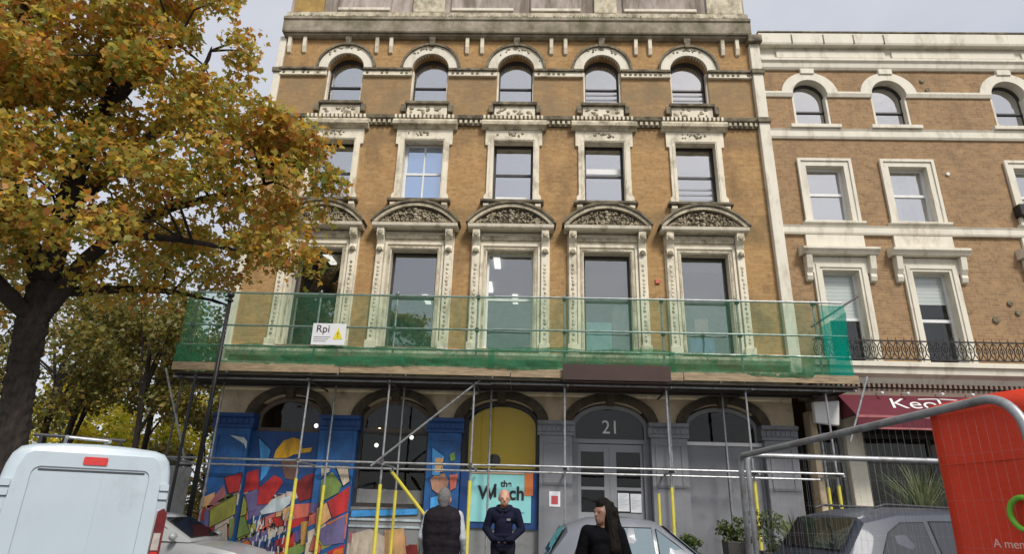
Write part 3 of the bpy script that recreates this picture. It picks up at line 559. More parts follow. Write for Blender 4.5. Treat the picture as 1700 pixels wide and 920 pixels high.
fanlight(0, 3.302, 'wood')
# bay 1: shop window with lamps behind
fanlight(1, 3.35, 'wood'); a, b_ = BAY[1]; w = slab('shop_window', [rect(a, b_, 1.6, 3.349), rect(a + .07, b_ - .07, 1.68, 3.3)], .15, .25, 'sashdark', B)
box('pane', a + .06, b_ - .06, .2, .206, 1.67, 3.31, 'glassdark', w); box('stall_riser', a, b_, .02, .3, .12, 1.599, 'hoard', w); box('glass_film', a + .07, b_ - .07, .19, .197, 1.69, 2.0, 'hoard', w)
for zz in (1.15, 1.3): box('riser_moulding', a, b_, -.01, .03, zz, zz + .05, 'mu_pale', w)
for lx, lz, m in ((-3.33, 3.5, 'warm_light'), (-2.47, 3.33, 'tube_light'), (-3.37, 3.11, 'tube_light')): MB().ball((lx, 1.0, lz), .055, 10, 6).build('lamp_bulb', m, B, smooth=True)
MB().ball((-4.65, -.1, 3.44), .05, 10, 6).build('lamp_bulb', 'tube_light', B, smooth=True)
# bay 2: yellow blind and sign board
a, b_ = BAY[2]; cx = (a + b_) / 2; hw = (b_ - a) / 2
w = slab('shop_window', [[(a, 2.48), (b_, 2.48)] + arch(cx, hw, 2, 3.6, .58)[2:], [(a + .08, 2.56), (b_ - .08, 2.56)] + arch(cx, hw - .08, 2, 3.58, .5)[2:]], .2, .27, 'sashdark', B)
slab('pane', [[(a + .07, 2.55), (b_ - .07, 2.55)] + arch(cx, hw - .07, 2, 3.58, .51)[2:]], .23, .236, glassmat('blind_window_glass', .01, see=.98), w)
slab('yellow_blind', [[(a + .16, 2.56), (b_ - .09, 2.56)] + arch(cx + .03, hw - .12, 2, 3.56, .5)[2:]], .245, .25, 'yblind', w)
MB().ball((cx - .15, .243, 2.75), (.16, .006, .16), 12, 8).build('blind_print', 'sashdark', w, smooth=True)
box('stall_riser', a, b_, .1, .3, .12, 1.28, 'hoard', w)
sb = box('sign_board', a + .02, b_ - .02, .05, .2, 1.2, 2.479, 'mdkblue', w)
sb = thing('shop_sign', 'cyan signboard lettered the Winch under the yellow blind', 'sign', (-.05, 0, 1.3))
box('board', -.82, .66, .02, .048, 1.34, 2.42, 'cyan', sb, .006); box('orange_strip', .5, .70, .005, .019, 1.95, 2.46, 'orange', sb); box('header_strip', -.8, .49, .004, .018, 2.425, 2.475, 'carton', sb)
text('lettering', 'W nch', .42, (-.05, .012, 1.98), 'ink', sb, sx=.95, fat=.012); text('lettering', 'i', .44, (-.2, .012, 2.04), 'ink', sb, fat=.012); text('lettering', 'the', .2, (.06, .012, 2.2), 'ink', sb, fat=.006)
box('lettering', .28, .5, .012, .018, 1.55, 1.575, 'mu_sky', sb)
# bay 3: double doors
a, b_ = BAY[3]; f = fanlight(3, 3.22, 'greydoor'); cx = (a + b_) / 2
box('door_recess_panel', 1.635, 1.78, .13, .3, .12, 3.21, 'greyblue', B); box('door_recess_panel', 3.37, 3.515, .13, .3, .12, 3.21, 'greyblue', B)
for k, (x0, x1) in enumerate(((1.785, 2.55), (2.555, 3.365))):
    g0, g1 = (1.86, 2.42) if k == 0 else (2.72, 3.3)
    d = slab('door', [rect(x0, x1, .14, 3.2), rect(g0, g1, 2.2, 3.02), rect(g0, g1, 1.62, 2.13)], .22, .28, 'greydoor', B, bevel=.01)
    for z0, z1 in ((2.19, 3.03), (1.61, 2.14)): box('pane', g0 - .01, g1 + .01, .245, .25, z0, z1, 'glassdark', d)
    box('kick_panel', g0, g1, .205, .22, .4, 1.5, 'greydoor', d, .008)
    MB().path([(2.5 if k == 0 else 2.62, .19, 1.1), (2.5 if k == 0 else 2.62, .19, 1.5)], .014).build('door_handle', 'steel', d)
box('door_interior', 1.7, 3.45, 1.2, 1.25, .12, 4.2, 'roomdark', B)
text('house_number', '21', .46, (2.6, .215, 3.6), 'whiteletter', B, sx=.95)
for x0, x1, z0, z1 in ((2.73, 3.0, 1.66, 2.07), (3.03, 3.29, 1.64, 2.06)):
    p = thing('door_notice', ('left' if x0 < 2.9 else 'right') + ' one of two white paper notices on the grey door', 'notice', ((x0 + x1) / 2, .2, z0)); box('sheet', x0, x1, .196, .2, z0, z1, 'paper', p)
    b = MB()
    for q in range(9): b.box(x0 + .03, x1 - .03 - .05 * (q % 3), .1945, .196, z1 - .05 - q * .035, z1 - .04 - q * .035)
    tag(b.build('print_lines', 'mu_pale', p), kind='stuff')
p = thing('wall_notice', 'small red and white notice on the grey pilaster beside the doors', 'notice', (1.21, -.13, 1.75)); box('sheet', 1.08, 1.34, -.132, -.126, 1.72, 2.06, 'paper', p); box('print_block', 1.13, 1.29, -.1345, -.132, 1.77, 1.96, 'redink', p); 
# bay 4: boarded bay
f = fanlight(4, 3.22, 'greydoor'); a, b_ = BAY[4]
for x0, x1 in ((a, 5.36), (5.375, b_)): box('hoarding_board', x0 + .003, x1 - .003, .12, .16, .12, 3.215, 'greyblue', B, .006)
box('sill_moulding', a, b_, .08, .2, 3.218, 3.3, 'white', B)

# ------------------------------------------------------------------ neighbour building
N = thing('neighbour_building', 'brown brick terrace with cream bands and burgundy shop awning', 'building', (11.5, .05, 0))
NX0, NX1 = 7.38, 19; Y0 = .06
NW = [(8.72, 8.8, 8.76), (11.02, 11.1, 11.11), (14.48, 14.55, 14.5)]
NW = NW + [(17.2, 17.2, 17.2)]
hs = []
for a3, a2, a1 in NW: hs += [arch(a3, .52, 12.34, 13.42), rect(a2 - .55, a2 + .55, 9.32, 11.02), rect(a1 - .5, a1 + .5, 5.3, 7.85)]
slab('upper_wall', [rect(NX0, NX1, 4.4, 14.5)] + hs, Y0, Y0 + .34, 'brick2', N)
box('side_wall', NX1 - .35, NX1, Y0 + .345, 10, .1, 15, 'brick2', N); box('rear_wall', NX0, NX1, 10, 10.2, .1, 15, 'brick2', N); box('roof', NX0 + .1, NX1 - .1, .45, 10, 14.6, 14.75, 'attic', N)
MB().extrude([(Y0 + .1, 14.3), (Y0 - .06, 14.3), (Y0 - .1, 14.36), (Y0 - .12, 14.5), (Y0 - .18, 14.56), (Y0 - .18, 14.64), (Y0 + .1, 14.64)], NX0, NX1).build('cornice', 'cream', N)
pw = box('parapet', NX0, NX1, Y0 - .02, Y0 + .4, 14.645, 15.15, 'cream', N)
MB().extrude([(Y0 + .1, 15.1), (Y0 - .22, 15.1), (Y0 - .24, 15.16), (Y0 - .24, 15.5), (Y0 + .4, 15.52), (Y0 + .4, 15.1)], NX0 - .02, NX1).build('coping', 'cream', N)
box('coping_lead', NX0 - .03, NX1, Y0 - .26, Y0 + .42, 15.525, 15.57, 'stone_dark', N)
for x0, x1 in ((7.9, 11.15), (11.35, 15.0), (15.2, 18.8)): box('parapet_panel', x0, x1, Y0 - .07, Y0 - .015, 14.74, 14.98, 'cream', pw, .01)
for x in (8.35, 9.3, 10.2, 11.1): box('coping_joint', x - .02, x + .02, Y0 - .246, Y0 - .2, 15.13, 15.45, 'stone_dark', pw)
for i, (a3, a2, a1) in enumerate(NW):
    w = slab('window', [arch(a3, .52, 12.34, 13.42), arch(a3, .44, 12.42, 13.4)], Y0 + .19, Y0 + .25, 'sashdark', N)
    slab('pane', [arch(a3, .45, 12.41, 13.41)], Y0 + .22, Y0 + .226, 'glass', w); box('meeting_rail', a3 - .45, a3 + .45, Y0 + .17, Y0 + .23, 12.92, 12.97, 'sashdark', w)
    sr = slab('arch_surround', ring(a3, .5, .82, 13.42, .5, .76), Y0 - .08, Y0 + .2, 'cream', N, bevel=.015)
    for s in (-1, 1): box('jamb', a3 + s * .485 - .03, a3 + s * .485 + .03, Y0 + .01, Y0 + .2, 12.35, 13.4, 'cream', sr)
    box('keystone', a3 - .2, a3 + .2, Y0 - .12, Y0 + .02, 14.12, 14.295, 'cream', sr, .01)
    MB().box(a3 - .72, a3 + .72, Y0 - .16, Y0 + .2, 12.22, 12.335).build('window_sill', 'cream', sr, bevel=.012)
    w = slab('window', [rect(a2 - .55, a2 + .55, 9.32, 11.02), rect(a2 - .46, a2 + .46, 9.41, 10.14), rect(a2 - .46, a2 + .46, 10.22, 10.94)], Y0 + .16, Y0 + .24, 'white', N)
    for z0, z1 in ((9.4, 10.15), (10.21, 10.95)): box('pane', a2 - .47, a2 + .47, Y0 + .2, Y0 + .206, z0, z1, 'glass', w)
    if i == 1:
        for sx_ in (-1, 1):
            cb_ = MB()
            for q in range(7): xx = a2 + sx_ * (.44 - q * .045 - .0); cb_.path([(xx, Y0 + .3, 10.95), (xx + sx_ * .012 * q, Y0 + .3, 9.45)], .03, 6)
            cb_.build('curtain', 'blind', w)
    if i in (0, 2): box('blind', a2 - .45, a2 + .45, Y0 + .26, Y0 + .27, 10.6 + .12 * i, 10.95, 'blind', w)
    sr = slab('window_surround', [rect(a2 - .74, a2 + .74, 9.24, 11.22), rect(a2 - .53, a2 + .53, 9.3, 11.0)], Y0 - .06, Y0 + .2, 'cream', N, bevel=.015)
    slab('outer_moulding', [rect(a2 - .75, a2 + .75, 9.26, 11.23), rect(a2 - .67, a2 + .67, 9.25, 11.15)], Y0 - .095, Y0 - .055, 'cream', sr)
    MB().extrude([(Y0 + .1, 9.12), (Y0 - .12, 9.12), (Y0 - .18, 9.18), (Y0 - .18, 9.235), (Y0 + .1, 9.238)], a2 - .82, a2 + .82).build('window_sill', 'cream', sr)
    box('apron', a1 - .78, a1 + .78, Y0 - .07, Y0 + .02, 8.5, 8.86, 'cream', N, .01)
    w = slab('window', [rect(a1 - .5, a1 + .5, 5.3, 7.85), rect(a1 - .42, a1 + .42, 5.4, 6.5), rect(a1 - .42, a1 + .42, 6.58, 7.78)], Y0 + .18, Y0 + .25, 'white', N)
    for z0, z1 in ((5.39, 6.51), (6.57, 7.79)): box('pane', a1 - .43, a1 + .43, Y0 + .21, Y0 + .216, z0, z1, 'glassblind', w)
    zb = (6.5, 7.0, 6.2, 6.5)[i]
    for zz in np.arange(zb, 7.75, .1): box('blind_slat', a1 - .42, a1 + .42, Y0 + .225, Y0 + .235, zz, zz + .094, 'blind', w)
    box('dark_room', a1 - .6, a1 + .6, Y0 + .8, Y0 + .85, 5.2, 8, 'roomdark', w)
    sr = slab('window_surround', [[(a1 - .7, 5.2), (a1 - .7, 7.75), (a1 - .9, 7.78), (a1 - .9, 8.2), (a1 + .9, 8.2), (a1 + .9, 7.78), (a1 + .7, 7.75), (a1 + .7, 5.2)], rect(a1 - .48, a1 + .48, 5.21, 7.83)], Y0 - .08, Y0 + .19, 'cream', N, bevel=.012)
    slab('architrave', [rect(a1 - .64, a1 + .64, 5.22, 8.0), rect(a1 - .55, a1 + .55, 5.21, 7.9)], Y0 - .11, Y0 - .07, 'cream', sr, bevel=.01)
    for s in (-1, 1): MB().extrude([(Y0, 7.5), (Y0 - .1, 7.53), (Y0 - .14, 7.64), (Y0 - .12, 7.72), (Y0 - .2, 7.85), (Y0 - .24, 8.22), (Y0, 8.22)], a1 + s * .83 - .08, a1 + s * .83 + .08).build('console', 'cream', sr, bevel=.012)
    MB().extrude([(Y0 + .02, 8.222), (Y0 - .26, 8.222), (Y0 - .3, 8.28), (Y0 - .36, 8.34), (Y0 - .36, 8.4), (Y0 - .1, 8.5), (Y0 + .02, 8.5)], a1 - 1.0, a1 + 1.0).build('window_hood', 'cream', sr)
ed = [NX0] + sum([[a[0] - .5, a[0] + .5] for a in NW], []) + [NX1]
for k in range(5): MB().extrude([(Y0 + .02, 13.34), (Y0 - .05, 13.34), (Y0 - .09, 13.44), (Y0 - .09, 13.5), (Y0 + .02, 13.51)], ed[2 * k], ed[2 * k + 1]).build('impost_band', 'cream', N)
MB().extrude([(Y0 + .02, 11.9), (Y0 - .05, 11.9), (Y0 - .08, 11.96), (Y0 - .08, 12.14), (Y0 - .11, 12.2), (Y0 + .02, 12.21)], NX0, NX1).build('band_course', 'cream', N)
MB().extrude([(Y0 + .02, 8.87), (Y0 - .08, 8.87), (Y0 - .1, 8.92), (Y0 - .1, 9.06), (Y0 - .13, 9.115), (Y0 + .02, 9.117)], NX0, NX1).build('band_course', 'cream', N)
for x, z, r_ in ((13.0, 7.0, .1), (13.15, 6.75, .1), (12.55, 6.55, .13), (12.1, 13.95, .09), (12.2, 13.62, .1), (12.2, 10.8, .07)): MB().path([(x, Y0 - .05, z), (x, Y0 + .03, z)], r_ * .7, 10).build('wall_vent', 'stone_dark' if x != 12.2 or z > 11 else 'white', N)
MB().path([(14.0, Y0 - .1, 9.6), (14.0, Y0 - .1, 9.4), (13.9, Y0 - .08, 9.0), (13.9, Y0 - .08, 8.0)], .06, 10).build('rain_pipe', 'iron', N)
MB().box(13.75, 14.1, Y0 - .25, Y0 + .02, 9.45, 9.8).build('rainwater_head', 'iron', N, bevel=.03)
# balcony and shop
bl = box('balcony_slab', NX0 + .02, NX1, -.8, Y0, 5.08, 5.2, 'cream', N, .01)
MB().extrude([(Y0, 4.72), (-.5, 4.72), (-.55, 4.85), (-.72, 4.92), (-.74, 5.075), (Y0, 5.077)], NX0 + .02, NX1).build('shop_cornice', 'cream', N)
b = MB(); x = NX0 + .1
while x < 15: b.box(x, x + .06, -.56, -.45, 4.62, 4.715); x += .12
tag(b.build('dentils', 'brownfascia', N), kind='stuff')
box('shop_fascia', NX0 + .02, NX1, -.48, Y0, 4.1, 4.6, 'brownfascia', N); 
rl = MB().box(NX0 + .05, 16, -.78, -.74, 5.7, 5.73).box(NX0 + .05, 16, -.78, -.74, 5.25, 5.275).build('balcony_rail', 'iron', bl)
pm = MB(); 
for q in range(4):
    t = q * math.pi / 2
pm.path([(0, -.76, 5.26), (0, -.76, 5.72)], .012, 6)
for s in (-1, 1): pm.path([(s * (.02 + .08 * math.sin(k / 10 * math.pi)), -.76, 5.28 + .4 * k / 10) for k in range(11)], .011, 5)
pm.path([(.05 * math.cos(k / 8 * 6.28), -.76, 5.5 + .07 * math.sin(k / 8 * 6.28)) for k in range(9)], .01, 5)
pm.path([(0, -.76, 5.72), (0, -.76, 5.82)], [.014, .002], 6)
pme = pm.mesh('baluster', 'iron'); x = NX0 + .15
while x < 15.5:
    o = bpy.data.objects.new('baluster', pme); o.location = (x, 0, 0); link(o, bl); x += .19
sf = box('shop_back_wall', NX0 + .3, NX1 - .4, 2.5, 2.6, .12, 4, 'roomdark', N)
for x0, x1 in ((7.4, 7.55), (8.2, 8.6), (11.9, 12.3), (15.6, 16.0)):
    p = box('shop_pilaster', x0, x1, -.1, .3, .12, 4.09, 'cream' if x0 > 8 else 'groundcream', N, .015); box('pilaster_base', x0 - .04, x1 + .04, -.14, .3, .12, .5, 'cream', p)
w = slab('shop_window', [rect(8.605, 11.895, .12, 3.6), rect(8.7, 10.2, .9, 2.9), rect(10.3, 11.8, .9, 2.9), rect(8.7, 10.2, 3.0, 3.5), rect(10.3, 11.8, 3.0, 3.5)], .1, .2, 'sashdark', N); box('pane', 8.65, 11.85, .14, .146, .85, 3.55, 'glassdark', w)
d = slab('shop_door', [rect(7.56, 8.19, .12, 3.6), rect(7.65, 8.1, .5, 2.9), rect(7.65, 8.1, 3.0, 3.5)], .1, .2, 'hoard', N); box('pane', 7.62, 8.13, .14, .146, .45, 3.55, 'glassdark', d)
# awning
aw = MB(); n = 14
for k in range(n):
    x0 = 7.95 + (18 - 7.95) * k / n; x1 = 7.95 + (18 - 7.95) * (k + 1) / n
    aw.quad((x0, -.5, 4.42), (x1, -.5, 4.42), (x1, -1.25, 3.83), (x0, -1.25, 3.83))
awn = aw.build('awning', 'awning', N); sm = awn.modifiers.new('thick', 'SOLIDIFY'); sm.thickness = .012
for k in range(20):
    x0 = 7.95 + k * .5; MB().hexa([(x0, -1.262, 3.55 - .02 * (k % 2)), (x0 + .495, -1.262, 3.55 - .02 * (k % 2)), (x0 + .495, -1.25, 3.55), (x0, -1.25, 3.55), (x0, -1.262, 3.825), (x0 + .495, -1.262, 3.825), (x0 + .495, -1.25, 3.825), (x0, -1.25, 3.825)]).build('valance', 'awning', awn)
box('awning_trim', 7.95, 18, -1.27, -1.245, 3.79, 3.85, 'awntrim', awn); box('awning_trim', 7.95, 18, -1.268, -1.264, 3.54, 3.58, 'awntrim', awn)
MB().quad((7.95, -.5, 4.42), (7.95, -1.25, 3.83), (7.95, -.5, 3.83)).build('awning_cheek', 'awning', awn)
me_t = bpy.data.curves.new('awning_lettering', 'FONT'); me_t.body = 'Keok'; me_t.size = .66; me_t.shear = .3; me_t.extrude = .003; me_t.offset = -.002
me = conv(me_t, 'awning_lettering', 'whiteletter'); sl_a = math.atan2(.75, .59)
me.transform(Matrix.Translation((8.9, -.99, 4.06)) @ Matrix.Rotation(-sl_a, 4, 'X')); link(bpy.data.objects.new('lettering', me), awn)
MB().path([(9.75 + .2 * k, -.64 - .10 * (k / 8) ** 2 * 1.6 + .05 * math.sin(k * .4), 4.325 - .079 * (k / 8) ** 2 * 1.6 + .04 * math.sin(k * .4)) for k in range(9)], .016, 6).build('swash', 'whiteletter', awn)
for k, x in enumerate((8.9, 9.5, 10.3, 11.0, 11.6)): MB().path([(x, -.48, 4.5), (x, -.7, 4.46)], .012, 6).ball((x, -.72, 4.45), .04, 8, 5).build('spot_lamp', 'white', N)

# ------------------------------------------------------------------ scaffold
F = thing('scaffold', 'galvanised tube scaffold with green netting across the shopfronts', 'scaffold', (0, -.9, .12))
TR = .0242
def tube(p, q, m='steel', name='scaffold_tube', r=TR): return MB().path([p, q], r, 8).build(name, m, F, smooth=False)
OX = [-7.55, -4.55, -2.67, -.7, 1.38, 3.7, 5.5, 7.3]
for x in OX:
    if x > -7: tube((x, -1.3, .12), (x, -1.3, 6.55), name='standard')
    else: tube((x, -1.3, .12), (x, -1.3, 6.55), 'coupler', name='standard')
for x in (-7.0, -4.2, -2.5, -.35, 3.95, 5.25, 7.5): tube((x, -.35, .12), (x, -.35, 4.9), name='standard')
for z, y, m in ((6.44, -1.34, 'steel'), (5.62, -1.34, 'steel'), (5.12, -1.34, 'steel'), (4.34, -1.35, 'steel'), (4.36, -.31, 'coupler'), (2.53, -1.35, 'steel'), (2.46, -.31, 'steel')):
    tube((-7.75, y, z), (-.3, y, z), m, 'ledger'); tube((-.32, y - .05, z + .006), (7.95 if z > 4 else 7.4, y - .05, z + .006), m, 'ledger')
for x in OX: tube((x + .06, -1.6, 4.3), (x + .06, -.05, 4.3), 'coupler', 'transom'); tube((x + .06, -1.5, 2.49), (x + .06, -.12, 2.49), 'steel', 'transom')
for x in OX:
    for z in (6.44, 5.62, 4.34, 2.53): MB().box(x - .045, x + .045, -1.38, -1.27, z - .05, z + .05).build('coupler', 'coupler', F, bevel=.012)
tube((-.46, -1.38, 4.5), (-2.9, -1.38, 2.45), 'steel', 'brace'); tube((-8.0, -1.3, 4.55), (-7.1, -1.3, 2.45), 'steel', 'brace'); tube((8.15, -1.6, 4.65), (7.55, -1.6, 3.2), 'steel', 'brace'); tube((8.4, -1.3, 6.65), (7.2, -1.3, 5.87), 'coupler', 'brace')
br = tube((-2.5, -1.2, 2.4), (-1.5, -.7, 1.2), 'steel', 'brace'); MB().path([(-2.46, -1.2, 2.35), (-1.7, -.8, 1.44)], .04, 8).build('yellow_sleeve', 'yellow', br)
for x, y, z, r_ in [(-4.55, -1.3, 2.15, .036), (-4.2, -.35, 2.05, .036), (-2.67, -1.3, 2.07, .04), (-2.5, -.35, 1.98, .036), (-.7, -1.3, 2.2, .04), (3.7, -1.3, 2.17, .036), (3.45, -1.1, 2.04, .03), (5.5, -1.3, 2.34, .036), (7.3, -1.3, 2.3, .036), (7.5, -.35, 2.3, .036)]:
    MB().path([(x, y, .14), (x, y, z)], r_, 10).build('yellow_sleeve', 'yellow', F)
for x in OX: MB().box(x - .075, x + .075, -1.375, -1.225, .122, .13).build('base_plate', 'coupler', F)
# deck
for k in range(6):
    for j in range(4):
        x0 = -7.7 + j * 3.92; MB().box(x0, x0 + 3.9, -1.52 + k * .235, -1.52 + k * .235 + .225, 4.4 + .002 * ((k + j) % 2), 4.438 + .002 * ((k + j) % 2)).build('deck_board', 'deckb', F)
for j in range(4):
    x0 = -7.72 + j * 3.93; MB().box(x0, x0 + 3.91, -1.56, -1.525, 4.47 + .012 * (j % 2), 4.655 + .012 * (j % 2)).build('toe_board', 'board', F)
box('plywood_sheet', 1.32, 3.75, -1.66, -1.63, 4.42, 4.78, 'brownsheet', F); 
MB().hexa([(1.32, -1.63, 4.38), (3.75, -1.63, 4.38), (3.7, -.6, 4.36), (1.4, -.6, 4.36), (1.32, -1.63, 4.392), (3.75, -1.63, 4.392), (3.7, -.6, 4.372), (1.4, -.6, 4.372)]).build('plywood_sheet', 'brownsheet', F)
# netting
def net(name, p0, p1, z0, z1, m, amp=.03, seed=0, nz_=5, sagt=.015):
    rr = random.Random(seed); p0 = Vector(p0); p1 = Vector(p1); Ln = (p1 - p0).length; n = max(4, int(Ln / .11)); d = (p1 - p0) / n; nrm = Vector((d.y, -d.x)).normalized() * -1; b = MB(); rows = []
    ph = [rr.uniform(0, 6) for _ in range(4)]
    for k in range(n + 1):
        for j in range(nz_ + 1):
            t = j / nz_; s = k * Ln / n
            off = amp * (math.sin(s * 2.1 + ph[0]) + .6 * math.sin(s * 5.3 + ph[1] + t * 2)) * math.sin(math.pi * min(1, t + .15)) + rr.uniform(-.3, .3) * amp
            q = p0 + d * k; sag = (.03 * math.sin(s * 1.6 + ph[2]) + rr.uniform(-.012, .012)) * (1 - t) - sagt * (abs(math.sin(s * 1.55 + ph[3])) + .35 * math.sin(s * 6.1)) * t
            b.v.append((q.x + nrm.x * off, q.y + nrm.y * off, z0 + (z1 - z0) * t + sag))
    for k in range(n):
        for j in range(nz_): a = k * (nz_ + 1) + j; b.f.append((a, a + nz_ + 1, a + nz_ + 2, a + 1))
    return b.build(name, m, F, smooth=True)
net('debris_netting', (-7.7, -1.46), (7.35, -1.46), 5.12, 6.44, 'net', .02, 1)
net('debris_netting', (-7.72, -1.52), (-.25, -1.52), 4.64, 5.14, 'net2', .055, 2, 8, .05)
net('debris_netting', (-.4, -1.53), (3.9, -1.53), 4.66, 5.2, 'net2', .055, 12, 8, .05)
net('debris_netting', (3.75, -1.55), (7.4, -1.55), 4.62, 5.13, 'net2', .055, 22, 8, .05)
net('debris_netting', (-5.2, -1.57), (1.2, -1.57), 4.66, 4.9, 'net2', .04, 32, 5, .04)
net('debris_netting', (7.35, -1.52), (7.93, -1.52), 4.62, 6.35, 'net3', .05, 3, 8)
net('debris_netting', (7.95, -1.5), (7.95, -.1), 4.65, 6.2, 'net3', .05, 4, 8)
net('debris_netting', (-7.75, -1.44), (-7.75, -.1), 4.68, 6.44, 'net', .03, 5)
net('debris_netting', (-7.77, -1.5), (-7.77, -.1), 4.65, 5.1, 'net2', .03, 6)
# sign on the scaffold
sg = thing('warning_sign', 'white warning sign with yellow triangle tied to the scaffold rail', 'sign', (-4.15, -1.56, 5.12))
box('panel', -4.55, -3.76, -1.575, -1.56, 5.12, 5.64, 'paper', sg, .004); text('lettering', 'Rpi', .25, (-4.3, -1.58, 5.5), 'ink', sg, depth=.004)
slab('warning_triangle', [[(-4.05, 5.26), (-3.82, 5.26), (-3.935, 5.54)]], -1.581, -1.576, 'warnyellow', sg); text('lettering', '!', .17, (-3.935, -1.584, 5.36), 'ink', sg, depth=.004)
for k in range(3): box('print_line', -4.5, -4.1 - .05 * k, -1.578, -1.5755, 5.3 - .05 * k, 5.315 - .05 * k, 'hoard', sg)
# black post by the corner
po = thing('black_post', 'tall black post with ball finial at the left end of the scaffold', 'post', (-6.58, -1.7, .12))
MB().path([(-6.58, -1.7, .12), (-6.58, -1.7, .9)], [.1, .085], 14).build('post_base', 'black', po); MB().path([(-6.58, -1.7, .9), (-6.58, -1.7, 6.2)], [.06, .045], 12).build('shaft', 'black', po, smooth=True)
MB().ball((-6.58, -1.7, 6.26), .085, 14, 10).build('finial', 'black', po, smooth=True); MB().path([(-6.58, -1.7, 6.1), (-6.58, -1.7, 6.14)], .08, 14).build('collar', 'black', po)
po2 = thing('black_pole', 'thin black leaning pole beside the tall black post', 'pole', (-7.2, -1.9, .12)); MB().path([(-6.95, -1.9, .12), (-6.93, -1.9, 4.3)], .035, 10).build('shaft', 'black', po2); MB().path([(-6.95, -1.9, .12), (-6.95, -1.9, .3)], .07, 12).build('foot', 'black', po2)
lb = thing('lantern_sign', 'white box sign hanging between scaffold end and burgundy awning', 'sign', (7.55, -.7, 3.7))
MB().hexa([(7.25, -.75, 3.72), (7.78, -.75, 3.66), (7.78, -.6, 3.66), (7.25, -.6, 3.72), (7.25, -.75, 4.2), (7.86, -.75, 4.24), (7.86, -.6, 4.24), (7.25, -.6, 4.2)]).build('box_panel', 'white', lb, bevel=.02); MB().path([(7.5, -.68, 4.2), (7.5, .02, 4.3)], .015, 6).build('bracket_arm', 'iron', lb)

# ------------------------------------------------------------------ trees
def limb_path(p, d, L_, n, wob, rr, up=0.0):
    pts = [Vector(p)]; d = Vector(d).normalized()
    for k in range(n):
        d = (d + Vector((rr.uniform(-wob, wob), rr.uniform(-wob, wob), rr.uniform(-wob, wob) + up))).normalized(); pts.append(pts[-1] + d * L_ / n)
    return pts
LEAF = np.array([(0, 0), (.30, .12), (.5, .45), (.22, .5), (0, 1.0), (-.22, .5), (-.5, .45), (-.30, .12)])
def leaves(name, centres, radii, counts, size, m, parent, seed, flat=.5, shape=LEAF, squash=.75, keep=None):
    g_ = np.random.default_rng(seed); P = []
    for c, r_, n in zip(centres, radii, counts):
        v = g_.normal(size=(n, 3)); v /= np.linalg.norm(v, axis=1)[:, None]; rad = r_ * g_.uniform(.1, 1, n) ** .5
        q = v * rad[:, None]; q[:, 2] *= squash; P.append(q + np.array(c))
    P = np.concatenate(P)
    if keep is not None: P = P[keep(P)]
    n = len(P); k = len(shape)
    a = g_.normal(size=(n, 3)); a[:, 2] = a[:, 2] * .6 - .45; a /= np.linalg.norm(a, axis=1)[:, None]      # leaf axis, hanging
    nn = g_.normal(size=(n, 3)); nn[:, 2] += flat; nn -= a * (nn * a).sum(1)[:, None]; nn /= np.linalg.norm(nn, axis=1)[:, None]; bb = np.cross(nn, a)
    s = size * g_.uniform(.6, 1.25, n)
    V = P[:, None, :] + s[:, None, None] * (shape[None, :, 1, None] * a[:, None, :] + shape[None, :, 0, None] * bb[:, None, :])
    V += (nn * s[:, None])[:, None, :] * (np.abs(shape[:, 0]) * .35)[None, :, None]
    me = bpy.data.meshes.new(name); me.vertices.add(n * k); me.vertices.foreach_set('co', V.astype(np.float32).ravel()); me.loops.add(n * k); me.loops.foreach_set('vertex_index', np.arange(n * k, dtype=np.int32))
    me.polygons.add(n); me.polygons.foreach_set('loop_start', np.arange(0, n * k, k, dtype=np.int32)); me.polygons.foreach_set('loop_total', np.full(n, k, dtype=np.int32)); me.update(calc_edges=True); me.materials.append(mt[m])
    return link(bpy.data.objects.new(name, me), parent)
def inpoly(x, z, poly):
    r_ = np.zeros(len(x), bool); j = len(poly) - 1
    for i in range(len(poly)):
        xi, zi = poly[i]; xj, zj = poly[j]
        c = ((zi > z) != (zj > z)) & (x < (xj - xi) * (z - zi) / (zj - zi + 1e-9) + xi); r_ ^= c; j = i
    return r_
rr = random.Random(11)
T = thing('plane_tree', 'large autumn plane tree with orange and olive leaves behind the white van', 'tree', (-7.75, -5.4, 0))
tb = MB()
trunk = [(-7.8, -5.4, -.1), (-7.8, -5.4, .6), (-7.84, -5.4, 2.0), (-8.03, -5.4, 3.4), (-8.14, -5.4, 4.4), (-8.12, -5.4, 5.2)]
tb.path(trunk, [.36, .29, .24, .22, .24, .22], 18)
tk = tb.build('trunk', 'bark', T, smooth=True); ms = tk.modifiers.new('sub', 'SUBSURF'); ms.subdivision_type = 'SIMPLE'; ms.levels = ms.render_levels = 5
tx = bpy.data.textures.new('bark_relief', 'CLOUDS'); tx.noise_scale = .11; tx.noise_depth = 5
dm = tk.modifiers.new('relief', 'DISPLACE'); dm.texture = tx; dm.strength = .13; dm.mid_level = .5
